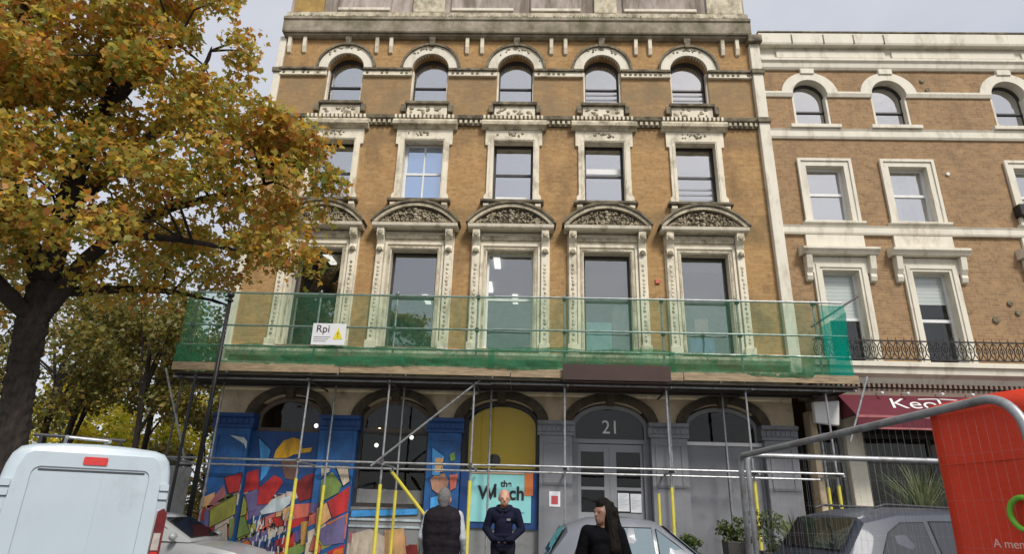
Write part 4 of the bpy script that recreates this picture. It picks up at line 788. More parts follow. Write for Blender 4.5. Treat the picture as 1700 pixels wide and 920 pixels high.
limbs = [([(-8.0, -5.4, 4.5), (-7.7, -5.3, 5.6), (-7.2, -5.2, 6.3), (-6.3, -5.2, 6.9), (-5.2, -5.1, 7.2), (-4.2, -5.2, 7.5)], [.19, .14, .12, .09, .06, .03]),
 ([(-8.05, -5.4, 5.0), (-8.1, -5.5, 6.4), (-8.0, -5.6, 8.0), (-7.6, -5.6, 9.6), (-7.2, -5.6, 11.4), (-7.0, -5.6, 13)], [.24, .2, .16, .12, .08, .04]),
 ([(-8.05, -5.4, 5.0), (-8.7, -5.6, 6.2), (-9.3, -5.8, 7.8), (-9.9, -6, 9.6), (-10.6, -6.2, 11.4)], [.22, .18, .14, .1, .05]),
 ([(-8.1, -5.5, 6.6), (-7.5, -5.2, 7.8), (-6.8, -5.1, 8.8), (-6.3, -5.2, 9.8), (-6.1, -5.4, 10.5)], [.18, .15, .1, .06, .02]),
 ([(-8.0, -5.4, 4.4), (-8.8, -6.2, 5.3), (-9.8, -6.8, 6.2), (-11, -7.2, 7.0)], [.18, .14, .1, .05]),
 ([(-7.2, -5.2, 6.3), (-6.4, -5.5, 6.1), (-5.4, -5.8, 5.9), (-4.4, -5.8, 5.7)], [.1, .08, .05, .02]),
 ([(-8.0, -5.6, 8.0), (-7.0, -6.2, 9), (-6.0, -6.4, 9.9)], [.14, .09, .03]), ([(-9.3, -5.8, 7.8), (-8.9, -6.8, 9.2), (-8.5, -7.2, 10.6)], [.13, .09, .03]),
 ([(-8.05, -5.4, 5.0), (-7.4, -4.6, 5.4), (-6.6, -4.0, 5.6), (-5.6, -3.6, 5.4)], [.12, .09, .06, .02])]
LP = []
for pts, rad in limbs:
    lo_ = MB().path(pts, rad, 10).build('limb', 'bark', T, smooth=True); m1_ = lo_.modifiers.new('sub', 'SUBSURF'); m1_.levels = m1_.render_levels = 3
    m2_ = lo_.modifiers.new('relief', 'DISPLACE'); m2_.texture = tx; m2_.strength = .06; m2_.mid_level = .5
    for a, b_ in zip(pts[:-1], pts[1:]):
        for k in range(5): LP.append(Vector(a).lerp(Vector(b_), k / 5))
POLY = [(-12.5, 4.3), (-9.4, 4.5), (-8.5, 5.2), (-7.4, 5.0), (-6.4, 4.7), (-4.9, 5.5), (-3.9, 5.5), (-3.3, 5.75), (-3.35, 6.2), (-3.75, 6.5), (-2.85, 6.9), (-2.55, 7.45), (-3.2, 8.05), (-4.5, 8.3), (-5.35, 9.0), (-4.9, 9.9), (-5.3, 10.5), (-5.8, 11.6), (-5.7, 13), (-12.5, 13)]
cs, rs, ns = [], [], []; g_ = np.random.default_rng(5)
while len(cs) < 310:
    x, z = g_.uniform(-12.5, -2.7), g_.uniform(4.6, 12.6)
    if not inpoly(np.array([x]), np.array([z]), POLY)[0]: continue
    hy = min(2.4, .4 + .5 * max(0, -2.8 - x)); y = -5.6 + g_.uniform(-hy, hy * (.75 if z < 7.8 else .25))
    r_ = g_.uniform(.3, .72); dens = 1.0
    if z < 6.4 and x < -5.2: dens = .5                     # thinner, airy under-crown
    cs.append((x, y, z)); rs.append(r_); ns.append(int(215 * dens * (r_ / .6) ** 1.6))
for k in range(60):                     # sprays hanging in front of the limbs
    cs.append((g_.uniform(-9.8, -5.6), g_.uniform(-7.3, -6.3), g_.uniform(5.3, 11.2))); rs.append(g_.uniform(.3, .55)); ns.append(150)
leaves('crown', cs, rs, ns, .128, 'leaf', T, 21, keep=lambda P: inpoly(P[:, 0], P[:, 2], [(a + .12 * (a > -6), b_) for a, b_ in POLY]) | (np.random.default_rng(2).random(len(P)) < .12))
tw = MB()
for c in cs[::2]:
    c = Vector(c); q = min(LP, key=lambda l_: (l_ - c).length); mid = q.lerp(c, .5) + Vector((rr.uniform(-.15, .15), rr.uniform(-.15, .15), rr.uniform(.0, .25))); tw.path([q, mid, c], [.03, .018, .006], 5, False)
tag(tw.build('twigs', 'bark', T), kind='stuff')
SMALL = np.array([(0, 0), (.4, .4), (0, 1.0), (-.4, .4)])
def bgtree(name, label, x, y, h, rx, rz_, zc, m, seed, nl, size, trunk_r=.16, group='trees behind the railings', lean=0):
    rr = random.Random(seed); t = thing(name, label, 'tree', (x, y, .1), 0, group); top = Vector((x + lean, y, zc + rz_ * .5))
    MB().path([(x, y, .05), (x + lean * .3, y, zc * .45), (x + lean * .7, y, zc), top], [trunk_r, trunk_r * .8, trunk_r * .55, .03], 9).build('trunk', 'bark', t, smooth=True)
    cs, rs, ns = [], [], []; nb = 26
    for k in range(nb):
        a = rr.uniform(0, 6.283); q = rr.uniform(.15, 1) ** .6; zz = rr.uniform(-1, 1); w_ = math.sqrt(max(.1, 1 - zz * zz)); c = Vector((x + lean * .7 + rx * q * w_ * math.cos(a), y + rx * .7 * q * w_ * math.sin(a), zc + rz_ * zz))
        cs.append(tuple(c)); rs.append(rx * rr.uniform(.2, .36)); ns.append(nl // nb)
        if k % 3 == 0:
            s = Vector((x + lean * .5, y, zc * rr.uniform(.45, .9))); MB().path([s, s.lerp(c, .5) + Vector((0, 0, .3)), c], [trunk_r * .4, trunk_r * .22, .015], 6).build('limb', 'bark', t)
    leaves('crown', cs, rs, ns, size, m, t, seed, shape=SMALL); return t
bgtree('park_tree', 'tall olive brown tree rising right behind the plane tree trunk', -17.5, 8, 11, 4.2, 4.2, 8.6, 'leafdark', 1, 6500, .2)
bgtree('park_tree', 'thin dark tree whose leaves show the sky beside the netting', -13.0, 7, 10, 2.8, 3.4, 8.0, 'leafdark', 2, 6000, .17, .12)
bgtree('park_tree', 'dark drooping tree filling the gap left of the scaffold', -11.0, 3.5, 7, 2.4, 1.7, 5.9, 'leafdark', 3, 5200, .15, .12, lean=-.6)
bgtree('park_tree', 'dark leaning tree just above the van roof', -14.4, 4.5, 7, 2.8, 1.7, 6.1, 'leafdark', 4, 5200, .15, .13, lean=.8)
bgtree('park_tree', 'dim brown tree at the left edge behind the trunk', -20.5, 6, 9, 3.4, 3.2, 6.6, 'leafdark', 5, 6500, .18)
bgtree('park_tree', 'bright yellow young tree low behind the van roof', -21.5, 15, 6, 3.2, 1.6, 4.9, 'leafyel', 6, 4200, .2, .1)
bgtree('park_tree', 'yellow green young tree low beside the scaffold brace', -16.0, 14, 6, 2.8, 1.6, 4.7, 'leafyel', 7, 4200, .2, .1)
bgtree('park_tree', 'yellow bush-like tree at the far left park edge', -27.5, 17, 7, 3.4, 2.4, 4.2, 'leafyel', 8, 4200, .24, .1)
bgtree('park_tree', 'olive tree standing far behind the young yellow trees', -24, 24, 13, 6, 5, 8.5, 'leafdark', 9, 8000, .3)
bgtree('park_tree', 'broad dark tree far behind by the building corner', -13.5, 18, 11, 3.6, 3.2, 6.6, 'leafdark', 10, 5000, .24)
bgtree('park_tree', 'low dark evergreen filling the gap beside the building corner', -12.0, 10, 5, 2.6, 2.0, 2.9, 'leafdark', 15, 6500, .18, .1)
# railings
RA = thing('park_railing', 'black iron railing along the park left of the building', 'railing', (-14, .6, .12))
for z in (2.45, .4): box('rail', -32, -7.9, .57, .62, z, z + .05, 'iron', RA)
bm_ = MB().path([(0, 0, .12), (0, 0, 2.6)], .014, 6).path([(0, 0, 2.6), (0, 0, 2.74)], [.028, .002], 6).mesh('bar', 'iron')
for k in range(185):
    o = bpy.data.objects.new('bar', bm_); o.location = (-32 + .13 * k, .595, 0); link(o, RA)
for x in (-32, -26, -20, -14, -8): box('railing_post', x - .06, x + .06, .53, .66, .12, 2.75, 'iron', RA, .01)
WB = thing('site_hoarding', 'grey weathered panel standing at the building corner behind the scaffold', 'panel', (-8.0, -.3, .12)); 
for k in range(3): box('panel_board', -8.5 + k * .36, -8.15 + k * .36, -.32, -.28, .12, 2.42 - .02 * k, 'hoard', WB, .005)
box('panel_rail', -8.5, -7.42, -.276, -.24, 2.0, 2.1, 'wood', WB)
HB = thing('park_hedge', 'dark hedge along the foot of the park railing', 'hedge', (-20, 2.2, .12))
leaves('foliage', [(x, 2.2, z) for x in np.arange(-31, -8.2, .8) for z in (.6, 1.4, 2.1)], [.75] * 200, [110] * 200, .13, 'leafdark', HB, 77, shape=SMALL)
MB().path([(-31, 2.2, .12), (-20, 2.2, .3), (-8.2, 2.2, .12)], .05, 6).build('stem', 'bark', HB)

# ------------------------------------------------------------------ vehicles
def loft(rings, m, name, parent, caps=True, smooth=True, sub=0, bev=0):
    b = MB(); n = len(rings[0])
    for r_ in rings: b.v += [tuple(p) for p in r_]
    for k in range(len(rings) - 1):
        for j in range(n): a = k * n + j; c = k * n + (j + 1) % n; b.f.append((a, c, c + n, a + n))
    if caps: b.f.append(tuple(range(n))[::-1]); b.f.append(tuple((len(rings) - 1) * n + j for j in range(n)))
    o = b.build(name, m, parent, True, smooth)
    if sub: s = o.modifiers.new('sub', 'SUBSURF'); s.levels = s.render_levels = sub
    return o
def wheel(p, x, y, r_, s):
    t = MB().path([(x, y - .1, r_), (x, y - .08, r_), (x, y + .08, r_), (x, y + .1, r_)], [r_ * .9, r_, r_, r_ * .9], 24).build('wheel', 'rubber', p, True)
    rim = MB().path([(x, y + s * .09, r_), (x, y + s * .108, r_)], [r_ * .66, r_ * .62], 20)
    for k in range(5): a = k * 6.283 / 5; rim.path([(x, y + s * .11, r_), (x + r_ * .6 * math.cos(a), y + s * .112, r_ + r_ * .6 * math.sin(a))], .03, 6)
    rim.build('rim', 'alloy', t, True)
def car(name, label, loc, rz, L_, W_, prof, belt, roof, paint, glass, wins, wr=.31, rail=False, rear_lamp='redlens', zscale=1, nose=.7):
    """prof: top line of lower body [(x,z)], belt half width; roof: [(x,z,halfw)] from rear base to windscreen base"""
    p = thing(name, label, 'car', loc, rz); h = W_ / 2
    rings = []
    for k, (x, z) in enumerate(prof):
        e = 1 - .12 * max(0, abs(x) / (L_ / 2) - .8) / .2; hh = h * e
        rings.append([(x, -hh * .9, .2), (x, -hh * .99, .38), (x, -hh, .62), (x, -hh * .97, z - .09), (x, -hh * .9, z), (x, 0, z + .02), (x, hh * .9, z), (x, hh * .97, z - .09), (x, hh, .62), (x, hh * .99, .38), (x, hh * .9, .2)])
    loft(rings, paint, 'body', p).data.set_sharp_from_angle(angle=R(38))
    cr_ = []
    for x, z, w_, zb, wb in roof:
        cr_.append([(x, -wb, zb), (x, -(w_ * .55 + wb * .45), zb + (z - zb) * .55), (x, -w_ - .02, z - .07 * (z - zb > .2)), (x, -w_ * .86, z), (x, 0, z + .025), (x, w_ * .86, z), (x, w_ + .02, z - .07 * (z - zb > .2)), (x, (w_ * .55 + wb * .45), zb + (z - zb) * .55), (x, wb, zb)])
    loft(cr_, paint, 'cabin', p).data.set_sharp_from_angle(angle=R(32))
    def at(x, t, s):       # point on cabin side
        for (x0, z0, w0, b0, wb0), (x1, z1, w1, b1, wb1) in zip(roof[:-1], roof[1:]):
            if x0 <= x <= x1: f_ = (x - x0) / (x1 - x0); z, w_, zb, wb = [q0 + (q1 - q0) * f_ for q0, q1 in ((z0, z1), (w0, w1), (b0, b1), (wb0, wb1))]; break
        return z, w_, zb, wb
    for s in (-1, 1):
        for pts in wins:        # window outline in side view, mapped on to the cabin side
            inner = []
            for x, zz in pts:
                z, w_, zb, wb = at(x, 0, s); t = (zz - zb) / max(.05, z - .07 - zb); mid = w_ * .55 + wb * .45
                yy = wb + (mid - wb) * t / .55 if t < .55 else mid + (w_ + .02 - mid) * (t - .55) / .45
                inner.append((x, s * (yy + .012), zz))
            o = MB().quad(*inner).build('side_window', glass, p, True); so = o.modifiers.new('t', 'SOLIDIFY'); so.thickness = .008; so.offset = 0
            MB().path(inner + [inner[0]], .011, 5).build('window_trim', 'plastic', o, True)
    for k0, k1, nm in ((0, 1, 'rear_window'), (len(roof) - 2, len(roof) - 1, 'windscreen')):
        (xa, za, wa, ba, wba), (xb, zb_, wb_, bb_, wbb) = roof[k0], roof[k1]
        f0, f1 = .12, .9
        def lp(f_): return (xa + (xb - xa) * f_, (za + (zb_ - za) * f_), (wa + (wb_ - wa) * f_) * .88)
        (x0, z0, w0), (x1, z1, w1) = lp(f0), lp(f1); dx = -.012 if k0 == 0 else .012
        o = MB().quad((x0 + dx, -w0, z0 + .03), (x0 + dx, w0, z0 + .03), (x1 + dx, w1, z1 + .03), (x1 + dx, -w1, z1 + .03)).build(nm, glass, p, True); so = o.modifiers.new('t', 'SOLIDIFY'); so.thickness = .01
    for s in (-1, 1):
        for x in (-L_ * .31, L_ * .31): wheel(p, x, s * (h - .1), wr, s)
        zt = prof[0][1]; MB().box(prof[0][0] - .03, prof[0][0] + .16, s * h * .82 - .1, s * h * .82 + .09, zt - .32, zt - .04).build('tail_light', rear_lamp, p, True, bevel=.02)
        MB().box(prof[-1][0] - .25, prof[-1][0] + .02, s * h * .7 - .14, s * h * .7 + .12, prof[-1][1] - .22, prof[-1][1] - .04).build('headlight', 'clearlens', p, True, bevel=.03)
        xm = roof[-1][0] - .25; MB().ball((xm, s * (h + .09), roof[-1][3] + .1), (.07, .1, .075), 10, 6).build('wing_mirror', paint, p, True, True)
        if rail: MB().path([(roof[1][0] + .25, s * (roof[2][2] - .06), roof[2][1] + .02), (roof[1][0] + .4, s * (roof[2][2] - .06), roof[2][1] + .06), (roof[-2][0] - .3, s * (roof[-2][2] - .06), roof[-2][1] + .05), (roof[-2][0] - .1, s * (roof[-2][2] - .06), roof[-2][1])], .018, 8).build('roof_rail', 'plastic', p, True)
    MB().box(prof[0][0] - .05, prof[0][0] + .2, -h * .9, h * .9, .25, .5).build('bumper', 'plastic', p, True, bevel=.05); MB().box(prof[-1][0] - .2, prof[-1][0] + .05, -h * .85, h * .85, .25, .48).build('bumper', 'plastic', p, True, bevel=.05)
    return p
hb = [(-1.78, .6), (-1.74, .98), (-1.5, 1.0), (-.8, .98), (0, .95), (.7, .94), (1.0, .93), (1.4, .84), (1.68, .74), (1.78, .6)]
hroof = [(-1.72, 1.0, .62, .96, .74), (-1.38, 1.42, .58, .97, .78), (-1.0, 1.52, .57, .97, .80), (-.3, 1.55, .57, .96, .80), (.15, 1.5, .56, .95, .8), (1.0, .96, .66, .93, .76)]
hwins = [[(-1.32, 1.03), (-.92, 1.03), (-.86, 1.40), (-1.12, 1.36)], [(-.84, 1.03), (.05, 1.02), (.02, 1.43), (-.78, 1.43)], [(.12, 1.02), (.82, 1.01), (.38, 1.26), (.1, 1.42)]]
car('hatchback_car', 'small silver hatchback parked behind the woman in black', (2.2, -6.1, 0), R(1), 3.6, 1.66, hb, .8, hroof, 'silver', 'carglass', hwins).scale = (.8, .95, 1)
sb_ = [(-2.2, .6), (-2.16, 1.1), (-1.8, 1.16), (-.8, 1.12), (.4, 1.08), (1.1, 1.06), (1.6, 1.0), (2.1, .88), (2.25, .6)]
sroof = [(-2.12, 1.15, .72, 1.1, .84), (-1.78, 1.62, .66, 1.12, .88), (-1.3, 1.72, .66, 1.12, .9), (-.3, 1.75, .66, 1.1, .9), (.4, 1.7, .65, 1.08, .9), (1.15, 1.1, .74, 1.05, .84)]
swins = [[(-1.72, 1.2), (-1.0, 1.2), (-.98, 1.58), (-1.3, 1.57), (-1.52, 1.45)], [(-.92, 1.2), (-.12, 1.19), (-.12, 1.6), (-.9, 1.59)], [(-.04, 1.19), (.9, 1.16), (.4, 1.52), (-.04, 1.6)]]
car('estate_car', 'dark slate estate car with black roof rails behind the wire fence', (6.3, -6.4, .02), R(12), 4.5, 1.84, sb_, .9, sroof, 'suvpaint', 'suvglass', swins, .35, True, 'redlens')
pb = [(-2.1, .55), (-2.05, .85), (-1.6, .9), (-.6, .86), (.2, .84), (.9, .82), (1.4, .76), (1.9, .66), (2.1, .5)]
proof = [(-1.6, .9, .6, .86, .72), (-1.0, 1.26, .54, .86, .76), (-.6, 1.32, .53, .86, .76), (-.1, 1.32, .53, .85, .76), (.2, 1.27, .53, .84, .76), (1.0, .84, .62, .82, .72)]
pwins = [[(-1.1, .92), (-.45, .92), (-.45, 1.2), (-.85, 1.18)], [(-.4, .92), (.75, .9), (.3, 1.12), (-.1, 1.22), (-.4, 1.2)]]
car('saloon_car', 'pale grey car bonnet and dark windscreen showing right of the van', (-6.75, -2.35, .06), R(-2), 4.2, 1.56, pb, .76, proof, 'palepaint', 'suvglass', pwins)

# van
VA = 36
V = thing('white_van', 'white panel van seen from behind at the lower left corner', 'van', (-4.12 - .93 * math.cos(R(VA)), -7.2 - .93 * math.sin(R(VA)), 0), R(VA)); V.scale = (1.0, 1, 1.065)
def vring(y, sc, dz=0):
    pts = []
    prof_ = [(.86, .3), (.93, .5), (.95, .9), (.945, 1.25), (.92, 1.6), (.885, 1.86), (.85, 1.97), (.78, 2.05), (.66, 2.085), (.35, 2.11), (0, 2.12)]
    for x, z in prof_: pts.append((x * sc, y, .3 + (z - .3) * (1 - (1 - sc) * .6) + dz))
    return pts + [(-x, y_, z) for x, y_, z in pts[-2::-1]]
loft([vring(0, .955), vring(.015, .972), vring(.05, .99), vring(.12, 1), vring(1.5, 1), vring(3.2, 1), vring(3.5, .97, -.05)], 'vanpaint', 'body', V)
loft([[(x * .96, 3.5, z) for x, z in ((-.93, .3), (-.95, 1.2), (-.86, 1.9), (0, 2.0), (.86, 1.9), (.95, 1.2), (.93, .3))], [(x * .94, 4.1, z) for x, z in ((-.93, .3), (-.95, 1.1), (-.8, 1.35), (0, 1.4), (.8, 1.35), (.95, 1.1), (.93, .3))], [(x * .88, 4.7, z) for x, z in ((-.9, .3), (-.92, .9), (-.7, 1.05), (0, 1.08), (.7, 1.05), (.92, .9), (.9, .3))]], 'vanpaint', 'bonnet', V, smooth=False)
def rrect(x0, x1, z0, z1, r_, n=5):
    o = []
    for cx, cz, a0 in ((x1 - r_, z0 + r_, -90), (x1 - r_, z1 - r_, 0), (x0 + r_, z1 - r_, 90), (x0 + r_, z0 + r_, 180)):
        for k in range(n + 1): a = R(a0 + 90 * k / n); o.append((cx + r_ * math.cos(a), cz + r_ * math.sin(a)))
    return o
dr = slab('tailgate', [[(-.79, .55), (.79, .55), (.795, 1.2), (.785, 1.5), (.76, 1.82), (.71, 1.96), (.64, 2.0), (-.64, 2.0), (-.71, 1.96), (-.76, 1.82), (-.785, 1.5), (-.795, 1.2)], rrect(-.62, .64, .8, 1.84, .09)], -.03, .02, 'vanpaint', V, True, bevel=.012)
pn = slab('recessed_panel', [rrect(-.618, .638, .802, 1.838, .088)], -.012, .01, 'vanpaint', dr, True, bevel=.004)
slab('lip_shade_strip', [rrect(-.56, .58, 1.79, 1.815, .012)], -.0145, -.011, 'gap_shade', dr, True)  # dark strip painting in the shadow line below the panel's top lip
MB().path([(.12, -.0122, .82), (.12, -.0122, 1.8)], .0025, 5).build('panel_crease', 'vanpaint', dr, True)
bl_ = slab('brake_light', [rrect(-.12, .14, 1.875, 1.965, .02)], -.045, -.02, 'redlens', V, True, bevel=.008)
for s in (-1, 1):
    t = slab('tail_light', [[(s * .8, .75), (s * .93, .75), (s * .93, 1.36), (s * .88, 1.42), (s * .815, 1.38)][::s]], -.035, .06, 'darkred', V, True, bevel=.012)
    slab('clear_lens', [[(s * .815, .95), (s * .9, .95), (s * .9, 1.14), (s * .822, 1.14)][::s]], -.042, -.03, 'clearlens', t, True, bevel=.006)
    slab('red_lens', [[(s * .815, .78), (s * .9, .78), (s * .9, .93), (s * .815, .93)][::s]], -.042, -.03, 'redlens', t, True, bevel=.006)
    for z in (1.52, 1.62): slab('hinge', [rrect(s * .84 - .05, s * .84 + .05, z, z + .075, .012)], -.024, .01, 'vanpaint', V, True, bevel=.006); slab('hinge_gap', [rrect(s * .84 - .055, s * .84 + .055, z - .008, z, .003)], -.018, .01, 'gap_shade', V, True)
    for y in (.9, 3.9): t = MB().path([(s * .72, y, .34), (s * .9, y, .34)], .34, 24).build('wheel', 'rubber', V, True); MB().path([(s * .9, y, .34), (s * .92, y, .34)], .21, 16).build('rim', 'alloy', t, True)
MB().box(-.9, .9, -.12, .1, .35, .58).build('bumper', 'plastic', V, True, bevel=.05); slab('number_plate', [rect(-.26, .26, .62, .73)], -.035, -.03, 'warnyellow', V, True); MB().box(-.1, .1, -.05, -.028, .76, .8).build('door_handle', 'plastic', V, True, bevel=.01)
rk = MB().path([(-.7, .35, 2.2), (.3, .35, 2.2)], .02, 8).path([(-.62, .35, 2.06), (-.62, .35, 2.2)], .02, 8).path([(.25, .35, 2.06), (.25, .35, 2.2)], .02, 8).build('roof_bar', 'plastic', V, True)
MB().path([(-.35, .15, 2.185), (-.35, 2.6, 2.2)], .022, 8).path([(.12, .15, 2.165), (.12, 2.6, 2.2)], .022, 8).path([(-.35, .2, 2.185), (.12, .2, 2.17)], .018, 8).build('roof_rail', 'steel', V, True)

# ------------------------------------------------------------------ people
def person(name, label, loc, rz, prims, mats, H=1.0, vox=.0115):
    """prims: (tag, p0, r0, p1, r1) tapered capsules merged into one skin; facing -Y locally"""
    p = thing(name, label, 'person', loc, rz)
    def fused(pr, vox, nm):
        b = MB()
        for t, p0, r0_, p1, r1_ in pr:
            p0 = Vector(p0); p1 = Vector(p1); 
            if (p1 - p0).length > 1e-4: b.path([p0, p1], [r0_, r1_], 14)
            b.ball(p0, r0_, 14, 10); b.ball(p1, r1_, 14, 10)
        me = b.mesh(nm, 'skin'); o = bpy.data.objects.new(nm, me); C.objects.link(o)
        rm = o.modifiers.new('r', 'REMESH'); rm.mode = 'VOXEL'; rm.voxel_size = vox; rm.use_smooth_shade = True
        sm_ = o.modifiers.new('s', 'SMOOTH'); sm_.iterations = 5; sm_.factor = .5
        bpy.context.view_layer.update(); dg = bpy.context.evaluated_depsgraph_get(); me2 = bpy.data.meshes.new_from_object(o.evaluated_get(dg)); bpy.data.objects.remove(o)
        me2.materials.clear(); tags = []
        for t, *_ in pr:
            if t not in tags: tags.append(t)
        for t in tags: me2.materials.append(mt[mats[t]])
        n = len(me2.polygons); cc = np.zeros(n * 3); me2.polygons.foreach_get('center', cc); cc = cc.reshape(-1, 3); best = np.full(n, 9.); idx = np.zeros(n, int)
        for t, p0, r0_, p1, r1_ in pr:
            a = np.array(p0); d_ = np.array(p1) - a; L2 = (d_ * d_).sum() + 1e-9; u = np.clip(((cc - a) @ d_) / L2, 0, 1); ds = np.linalg.norm(cc - a - u[:, None] * d_, axis=1) - (r0_ + (r1_ - r0_) * u)
            mk = ds < best; best[mk] = ds[mk]; idx[mk] = tags.index(t)
        me2.polygons.foreach_set('material_index', idx.astype(np.int32)); me2.polygons.foreach_set('use_smooth', [True] * n); me2.name = nm
        return me2
    groups = {}
    for q in prims: groups.setdefault(q[0].split('/')[0] if '/' in q[0] else 'body', []).append((q[0].split('/')[-1],) + tuple(q[1:]))
    for nm, pr in groups.items(): link(bpy.data.objects.new(nm, fused(pr, vox, nm)), p, True)
    p.scale = (H, H, H); return p
def legs(tr='trousers'):
    o = []
    for s in (-1, 1):
        o += [(tr, (s * .1, 0, .9), .105, (s * .105, -.01, .52), .07), (tr, (s * .105, -.01, .52), .068, (s * .11, .02, .1), .055), ('shoe', (s * .11, .04, .045), .045, (s * .125, -.14, .035), .04)]
    return o
def head(z, yaw=0, skin='skin', f=1.0):
    c, s_ = math.cos(yaw), math.sin(yaw)
    def q(x, y, zz): return (x * c - y * s_, x * s_ + y * c, z + zz)
    o = [(skin, q(0, .015, .03), .092, q(0, .02, .07), .088), (skin, q(0, -.035, -.06), .062, q(0, -.02, .01), .08), (skin, q(0, -.06, -.085), .036, q(0, -.05, -.06), .05),
         (skin, q(0, -.1, .012), .012, q(0, -.118, -.018), .016), (skin, q(0, .02, -.16), .058, q(0, .01, -.05), .056)]
    for s in (-1, 1): o += [(skin, q(s * .086, .015, -.02), .012, q(s * .09, .022, .02), .016), ('eye', q(s * .035, -.086, .012), .008, q(s * .035, -.087, .012), .008), (skin, q(s * .02, -.09, .035), .014, q(s * .05, -.08, .035), .012)]
    o.append(('lip', q(-.02, -.094, -.05), .008, q(.02, -.094, -.05), .008)); return o, q
def hand(skin, w, d, s):      # palm + curled fingers; w wrist, d direction down
    o = []; w = Vector(w); d = Vector(d).normalized(); sd = Vector((0, -1, 0)); sd = (sd - d * sd.dot(d)).normalized(); inn = d.cross(sd) * s
    k = w + d * .085; o.append((skin, w, .026, k, .03)); o.append((skin, w + d * .05 - sd * .02, .02, k - sd * .02, .018))
    for j, l_ in enumerate((.07, .08, .074, .058)):
        a = k + sd * (.03 - .02 * j); b = a + d * l_ * .5 + inn * .008; c = b + d * l_ * .4 + inn * .03; o += [(skin, a, .0095, b, .009), (skin, b, .009, c, .008)]
    t0 = w + d * .03 + sd * .025; t1 = t0 + d * .035 + sd * .03; o += [(skin, t0, .012, t1, .011), (skin, t1, .011, t1 + d * .03, .009)]
    return o
# man seen from behind in a gilet
h1, q1 = head(1.58, 0)
pr = legs() + h1 + [('shirt', (0, 0, .95), .13, (0, .01, 1.2), .13), ('shirt', (-.08, .01, 1.33), .11, (.08, .01, 1.33), .12), ('shirt', (-.15, .01, 1.39), .075, (.15, .01, 1.39), .075), ('trousers', (-.05, 0, .95), .135, (.05, 0, .95), .135),
      ('shirt', (0, .02, 1.42), .075, (0, .015, 1.46), .068)]
for s in (-1, 1):
    pr += [('shirt', (s * .2, .01, 1.39), .075, (s * .28, .03, 1.12), .056), ('shirt', (s * .28, .03, 1.12), .054, (s * .27, -.1, .9), .04)] + hand('skin', (s * .27, -.1, .9), (0, -.3, -.9), s)
for k in range(8):
    z = .84 + k * .072; w_ = .1 + .012 * k if k < 6 else .16 - .02 * (k - 6)
    pr.append(('gilet/cloth', (-w_ * .8, .012, z), .152 + .006 * (k % 2), (w_ * .8, .012, z), .152 + .006 * (k % 2)))
pr += [('gilet/cloth', (-.17, .01, 1.4), .06, (-.06, .02, 1.47), .06), ('gilet/cloth', (.17, .01, 1.4), .06, (.06, .02, 1.47), .06), ('gilet/cloth', (-.05, .06, 1.47), .05, (.05, .06, 1.47), .05), ('gilet/cloth', (-.06, .0, 1.49), .03, (.06, .0, 1.49), .03),
       ('hair/hair', q1(0, .035, .06), .094, q1(0, .045, .02), .088), ('hair/hair', q1(0, .05, -.04), .07, q1(0, .045, 0), .08), ('hair/hair', q1(0, -.02, .1), .07, q1(0, .03, .1), .075)]
person('person', 'man with grey hair seen from behind in a black quilted gilet', (-.66, -6.0, .0), R(172), pr, dict(trousers='jeans', shoe='shoe', skin='skin', shirt='shirt', cloth='gilet', hair='greyhair', eye='ink', lip='lip'), 1.085)
# man in navy hoodie, hands in the front pocket
h2, q2 = head(1.585, R(12))
pr = legs() + h2 + [('top', (0, 0, .98), .145, (0, .0, 1.2), .15), ('top', (-.08, .01, 1.32), .125, (.08, .01, 1.32), .125), ('top', (-.15, .01, 1.4), .075, (.15, .01, 1.4), .075), ('top', (-.06, 0, .93), .14, (.06, 0, .93), .14), ('trousers', (-.05, 0, .88), .125, (.05, 0, .88), .125)]
for s in (-1, 1):
    pr += [('top', (s * .2, .01, 1.385), .08, (s * .285, .03, 1.14), .066), ('top', (s * .285, .03, 1.14), .064, (s * .15, -.13, 1.0), .052), ('top', (s * .15, -.13, 1.0), .05, (s * .08, -.15, .99), .045)] + hand('skin', (s * .13, -.125, .99), (-s, -.15, -.25), s)[:2]
pr += [('hood/top', (-.09, .05, 1.46), .055, (.09, .05, 1.46), .055), ('hood/top', (-.1, -.03, 1.44), .045, (-.04, -.09, 1.41), .035), ('hood/top', (.1, -.03, 1.44), .045, (.04, -.09, 1.41), .035), ('pocket/top', (-.11, -.135, .98), .035, (.11, -.135, .98), .035), ('pocket/top', (-.09, -.14, 1.05), .03, (.09, -.14, 1.05), .03),
       ('beard/hair', q2(-.035, -.055, -.075), .035, q2(.035, -.055, -.075), .035), ('beard/hair', q2(0, -.08, -.09), .03, q2(0, -.075, -.075), .03), ('hair/hair', q2(-.07, .03, .03), .03, q2(-.06, .06, .06), .03), ('hair/hair', q2(.07, .03, .03), .03, q2(.06, .06, .06), .03), ('hair/hair', q2(0, .06, .04), .065, q2(0, .06, .07), .06)]
m2_ = person('person', 'man in a navy hooded top standing by the cyan signboard', (.17, -4.5, .12), R(-6), pr, dict(trousers='jeans', shoe='shoe', skin='skin', top='navy', hair='gingerhair', eye='ink', lip='lip'), 1.045)
bb = MB().box(.07, .13, -.152, -.146, 1.27, 1.3).build('chest_logo', 'hoard', m2_, True)
